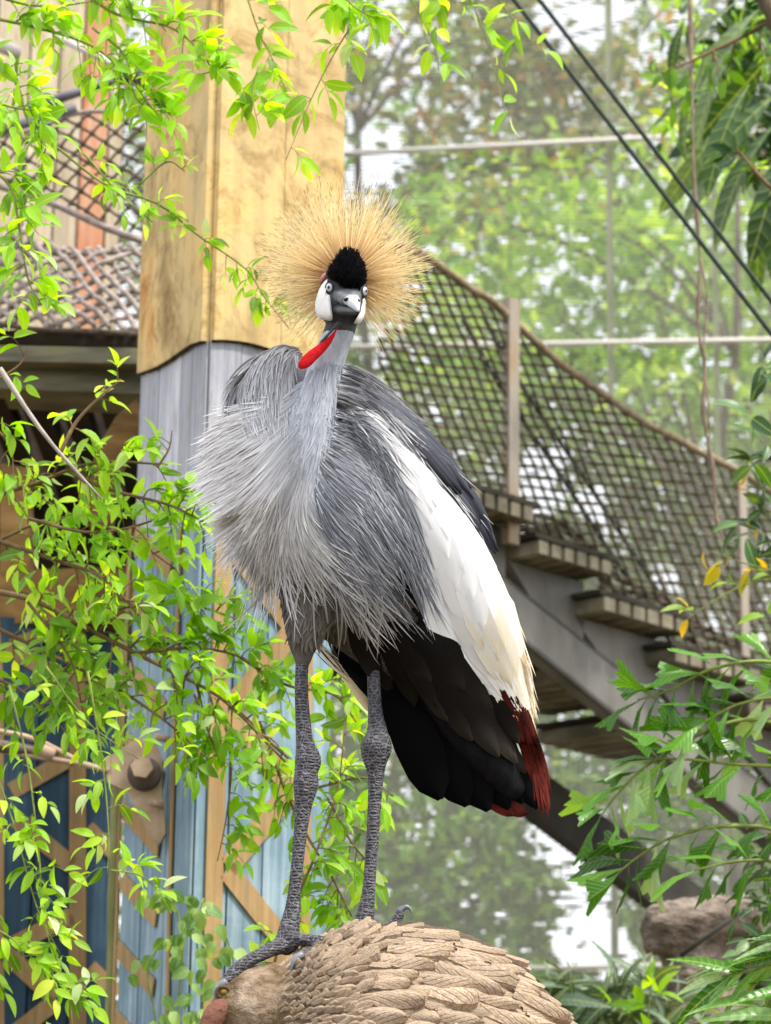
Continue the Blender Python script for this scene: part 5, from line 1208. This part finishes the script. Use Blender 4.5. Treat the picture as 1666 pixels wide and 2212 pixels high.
p.branch([(1780, 500, 5.8), (1660, 400, 5.8), (1590, 320, 5.8)], 7, 5, 60, 3, 50, ['mid', 'dark'])
p.done()
p = Plant('broadleaf_shrub', 'dark shrub with a few yellow leaves at the right edge beside the stair net', 'shrub', gb(1760, 5.4), 10, 300)
p.branch([(1760, 2300, 5.4), (1740, 1700, 5.4), (1735, 1200, 5.4), (1720, 700, 5.4)], 9, 6, 70, 3, 90, ['dark'])
for x, y, n, kd in ((1650, 780, 3, 'dark'), (1640, 800, 2, 'dark'), (1630, 1000, 4, 'dark'), (1650, 1060, 3, 'dark'), (1650, 1150, 4, 'dark'), (1640, 1240, 3, 'dark'), (1590, 1060, 2, 'yellow'), (1520, 1190, 1, 'yellow'), (1490, 1330, 1, 'yellow'), (1640, 1180, 1, 'yellow'), (1620, 900, 3, 'dark'), (1660, 960, 4, 'dark'), (1655, 1100, 4, 'dark'), (1600, 1130, 3, 'dark'), (1655, 1330, 3, 'mid'), (1600, 1640, 3, 'mid')):
    p.sprig(x, y, 5.4 + rg.uniform(-.1, .1), n, 84 if kd == 'dark' else 52, [kd], 34)
p.branch([(1740, 1250, 5.4), (1620, 1220, 5.4), (1530, 1190, 5.4)], 2.5, 2, 30, 2, 50, ['yellow', 'mid'], M_gtwig)
p.branch([(1740, 1240, 5.4), (1620, 1260, 5.4), (1540, 1300, 5.4), (1480, 1340, 5.4)], 2.5, 3, 30, 2, 50, ['yellow', 'mid'], M_gtwig)
for k in range(34): p.sprig(rg.uniform(1590, 1760), rg.uniform(1780, 2080), 5.5 + rg.uniform(-.1, .2), 4, 46, ['dark'], 40)
p.done()
# -- fishtail palm
p = Plant('fishtail_palm', 'fishtail palm fronds with jagged wedge leaflets in front of the stairs', 'palm', gb(1860, 5.0), 11, 300)
rg = random.Random(111)
for pts, nl in (([(1860, 1480), (1666, 1430), (1540, 1445), (1450, 1490), (1378, 1512)], 16), ([(1860, 1640), (1666, 1560), (1560, 1565), (1470, 1610), (1390, 1660), (1330, 1720), (1295, 1768)], 19), ([(1860, 1700), (1700, 1660), (1580, 1650), (1480, 1640), (1400, 1640)], 15), ([(1860, 1900), (1700, 1800), (1560, 1785), (1450, 1810), (1380, 1850), (1330, 1890)], 17), ([(1860, 1960), (1700, 1870), (1600, 1860), (1500, 1880)], 11), ([(1860, 1560), (1700, 1510), (1600, 1520), (1520, 1560)], 12)):
    C = crom([V(x, y, 5.0) for x, y in pts], 26); m = MB(); m.tube(C, [px(5) * lerp(5, 2, i / 25) for i in range(26)], 6); m.build('rachis', M_gtwig, p.t)
    for k in range(nl):
        f = lerp(.22, 1, k / (nl - 1)); i = min(24, int(f * 25)); d = (C[i + 1] - C[i]).normalized(); sd = d.cross(TOCAM).normalized() * (1 if k % 2 else -1)
        dv = d * rg.uniform(.6, 1) + sd * (rg.uniform(.5, 1.0) if f < .97 else 0) + Vector((0, rg.gauss(0, .35), -.15))
        p.leaf(C[i], dv, Vector((rg.gauss(0, .7), -.5, rg.gauss(.6, .5))), rg.uniform(84, 124) * px(5), WED, 'leaflet', wmul=rg.uniform(.6, 1.0) * (1 if rg.random() < .5 else -1))
p.done()
# -- palm fan in the bottom right corner
p = Plant('feather_palm', 'bright narrow-bladed palm fronds in the bottom right corner', 'palm', gb(1900, 4.7), 12, 300)
for pts, nl, L_ in (([(1900, 1980), (1740, 2050), (1640, 2090), (1560, 2110)], 14, 170), ([(1900, 2100), (1740, 2140), (1620, 2190), (1500, 2260)], 18, 190), ([(1880, 2200), (1700, 2200), (1560, 2260), (1440, 2330)], 16, 180), ([(1900, 2020), (1780, 2040), (1680, 2060)], 10, 160)):
    C = crom([V(x, y, 4.7) for x, y in pts], 20); m = MB(); m.tube(C, [px(4.7) * lerp(6, 2, i / 19) for i in range(20)], 6); m.build('rachis', M_gtwig, p.t)
    for k in range(nl):
        f = lerp(.15, 1, k / (nl - 1)); i = min(18, int(f * 19)); d = (C[i + 1] - C[i]).normalized(); sd = d.cross(TOCAM).normalized() * (1 if k % 2 else -1)
        dv = d * rg.uniform(.8, 1.2) + sd * (rg.uniform(.25, .6) if f < .97 else 0) + Vector((0, rg.gauss(0, .2), -.05))
        p.leaf(C[i], dv, Vector((rg.gauss(0, .5), -.6, rg.gauss(.7, .3))), L_ * rg.uniform(.7, 1.1) * px(4.7), 'blade', 'leaflet', wmul=1.5)
p.done()
# -- grey-green plants and small bright one at the foot
for bx, tops, lab, sd in ((1240, [(1180, 2090), (1240, 2070), (1300, 2110)], 'grey-green long-leaved plant just right of the carved bird', 13), (1390, [(1340, 2080), (1400, 2060), (1450, 2110)], 'grey-green long-leaved plant in front of the tan stump', 14)):
    p = Plant('grey_leaf_plant', lab, 'plant', gb(bx, 6.0), sd, 300, 'grey-green plants at the foot')
    for x, y in tops: p.branch([(bx, 2600, 6.0), (lerp(bx, x, .6), 2300, 6.0), (x, y + 40, 6.0)], 4, 7, 30, 3, 95, ['silver'], M_gtwig, leaf_from=.4)
    for x, y in tops: p.sprig(x, y + 70, 6.0, 7, 110, ['silver'], 30, .4)
    m = MB(); m.tube([gb(bx, 6.0), V(bx, 2600, 6.0)], .012, 6); m.build('stem', M_gtwig, p.t); p.done()
p = Plant('seedling', 'small yellow-green seedling low between grey plants and stump', 'plant', gb(1395, 5.9), 15, 300)
p.branch([(1395, 2400, 5.9), (1400, 2230, 5.9), (1405, 2130, 5.9)], 3, 5, 24, 2, 50, ['lime'], M_gtwig)
for x, y in ((1400, 2120), (1422, 2150), (1318, 2170)): p.sprig(x, y, 5.9, 2, 56, ['lime'], 10, .9)
m = MB(); m.tube([gb(1395, 5.9), V(1395, 2400, 5.9)], .006, 6); m.build('stem', M_gtwig, p.t); p.done()
# -- ivy on the pillar's foot
p = Plant('climbing_vine', 'pale green broad-leaved vine climbing the foot of the blue pillar', 'vine', V(420, 2200, 5.15), 16, 300)
for pts, n in (([(400, 2320, 5.12), (385, 2180, 5.12), (395, 2060, 5.12), (380, 1960, 5.12), (345, 1930, 5.12)], 20), ([(430, 2320, 5.12), (440, 2160, 5.12), (425, 2020, 5.12), (440, 1940, 5.12)], 16), ([(330, 2320, 5.16), (335, 2200, 5.16), (320, 2100, 5.16), (350, 2030, 5.16)], 14), ([(500, 2180, 5.12), (505, 2080, 5.12), (480, 2000, 5.12)], 6)):
    C = crom([V(*q) for q in pts], 18); m = MB(); m.tube(C, px(5.1) * 2.2, 5); m.build('stem', M_gtwig, p.t)
    for k in range(int(n * 1.6)):
        q = rg.choice(C) + CR * rg.gauss(0, 18) * px(5.1); a = R(rg.uniform(200, 340)); d = CR * math.cos(a) + CU * math.sin(a)
        p.leaf(q + Vector((0, -.02, 0)) + CR * rg.gauss(0, 10) * px(5.1), d, Vector((rg.gauss(0, .3), -1, rg.uniform(.2, .7))), rg.uniform(26, 46) * px(5.1), 'ivy')
p.done()
# -- liana and stump
m = MB(); m.tube(crom([V(x, y, 6.1) for x, y in ((1490, -40), (1498, 350), (1512, 560), (1508, 700), (1522, 780), (1520, 900), (1540, 1010), (1548, 1120), (1570, 1180))], 50), [px(6.1) * (4 + 1.6 * math.sin(i * .9)) for i in range(50)], 6); m.tube(crom([V(x, y, 6.1) for x, y in ((1512, 560), (1528, 640), (1520, 760), (1532, 900), (1528, 1000))], 24), px(6.1) * 2.2, 5)
tag(m.build('hanging_liana', nmat('liana_bark', [(.3, '#6a5648'), (.7, '#a08c7c')], 30, .9, .4, .003)), 'thin brown liana hanging across both cables at the right', 'vine')
M_stump = nmat('stump_wood', [(.28, '#54463a'), (.45, '#85766a'), (.62, '#a8998c'), (.8, '#c6b8ac')], 9, .95, .9, .03, (1, 1, 2), fine=4)
m = MB(); prims = []
m.tube(crom([V(1640, 1975, 6.3), V(1540, 1990, 6.3), V(1460, 2005, 6.3), V(1392, 2020, 6.3)], 10), [px(6.3) * k for k in (52, 52, 50, 50, 52, 54, 54, 52, 50, 40)], 14, jit=.14)
m.tube([(V(1520, 2100, 6.35).x, 6.35, 0), (V(1520, 2100, 6.35).x, 6.35, 1.2), V(1510, 2230, 6.35), V(1500, 2020, 6.35)], [.16, .13, px(6.3) * 95, px(6.3) * 62], 14, jit=.1)
sme = remeshed(m, .016, 2, .4)
nrs = [v_.normal.copy() for v_ in sme.vertices]
for v_, nn_ in zip(sme.vertices, nrs): v_.co += nn_ * (noise.noise(v_.co * 14) * .02 + noise.noise(v_.co * 40) * .012)
sme.materials.append(M_stump); tag(link('tree_stump', sme), 'rough tan log stump below the foot of the stairs', 'stump')
m = MB(); m.tube([V(1470, 2065, 6.05), V(1600, 1970, 6.05)], px(6.05) * 5, 6); tag(m.build('dark_stick', M_sdark), 'short dark stick leaning against the tan stump', 'stick')
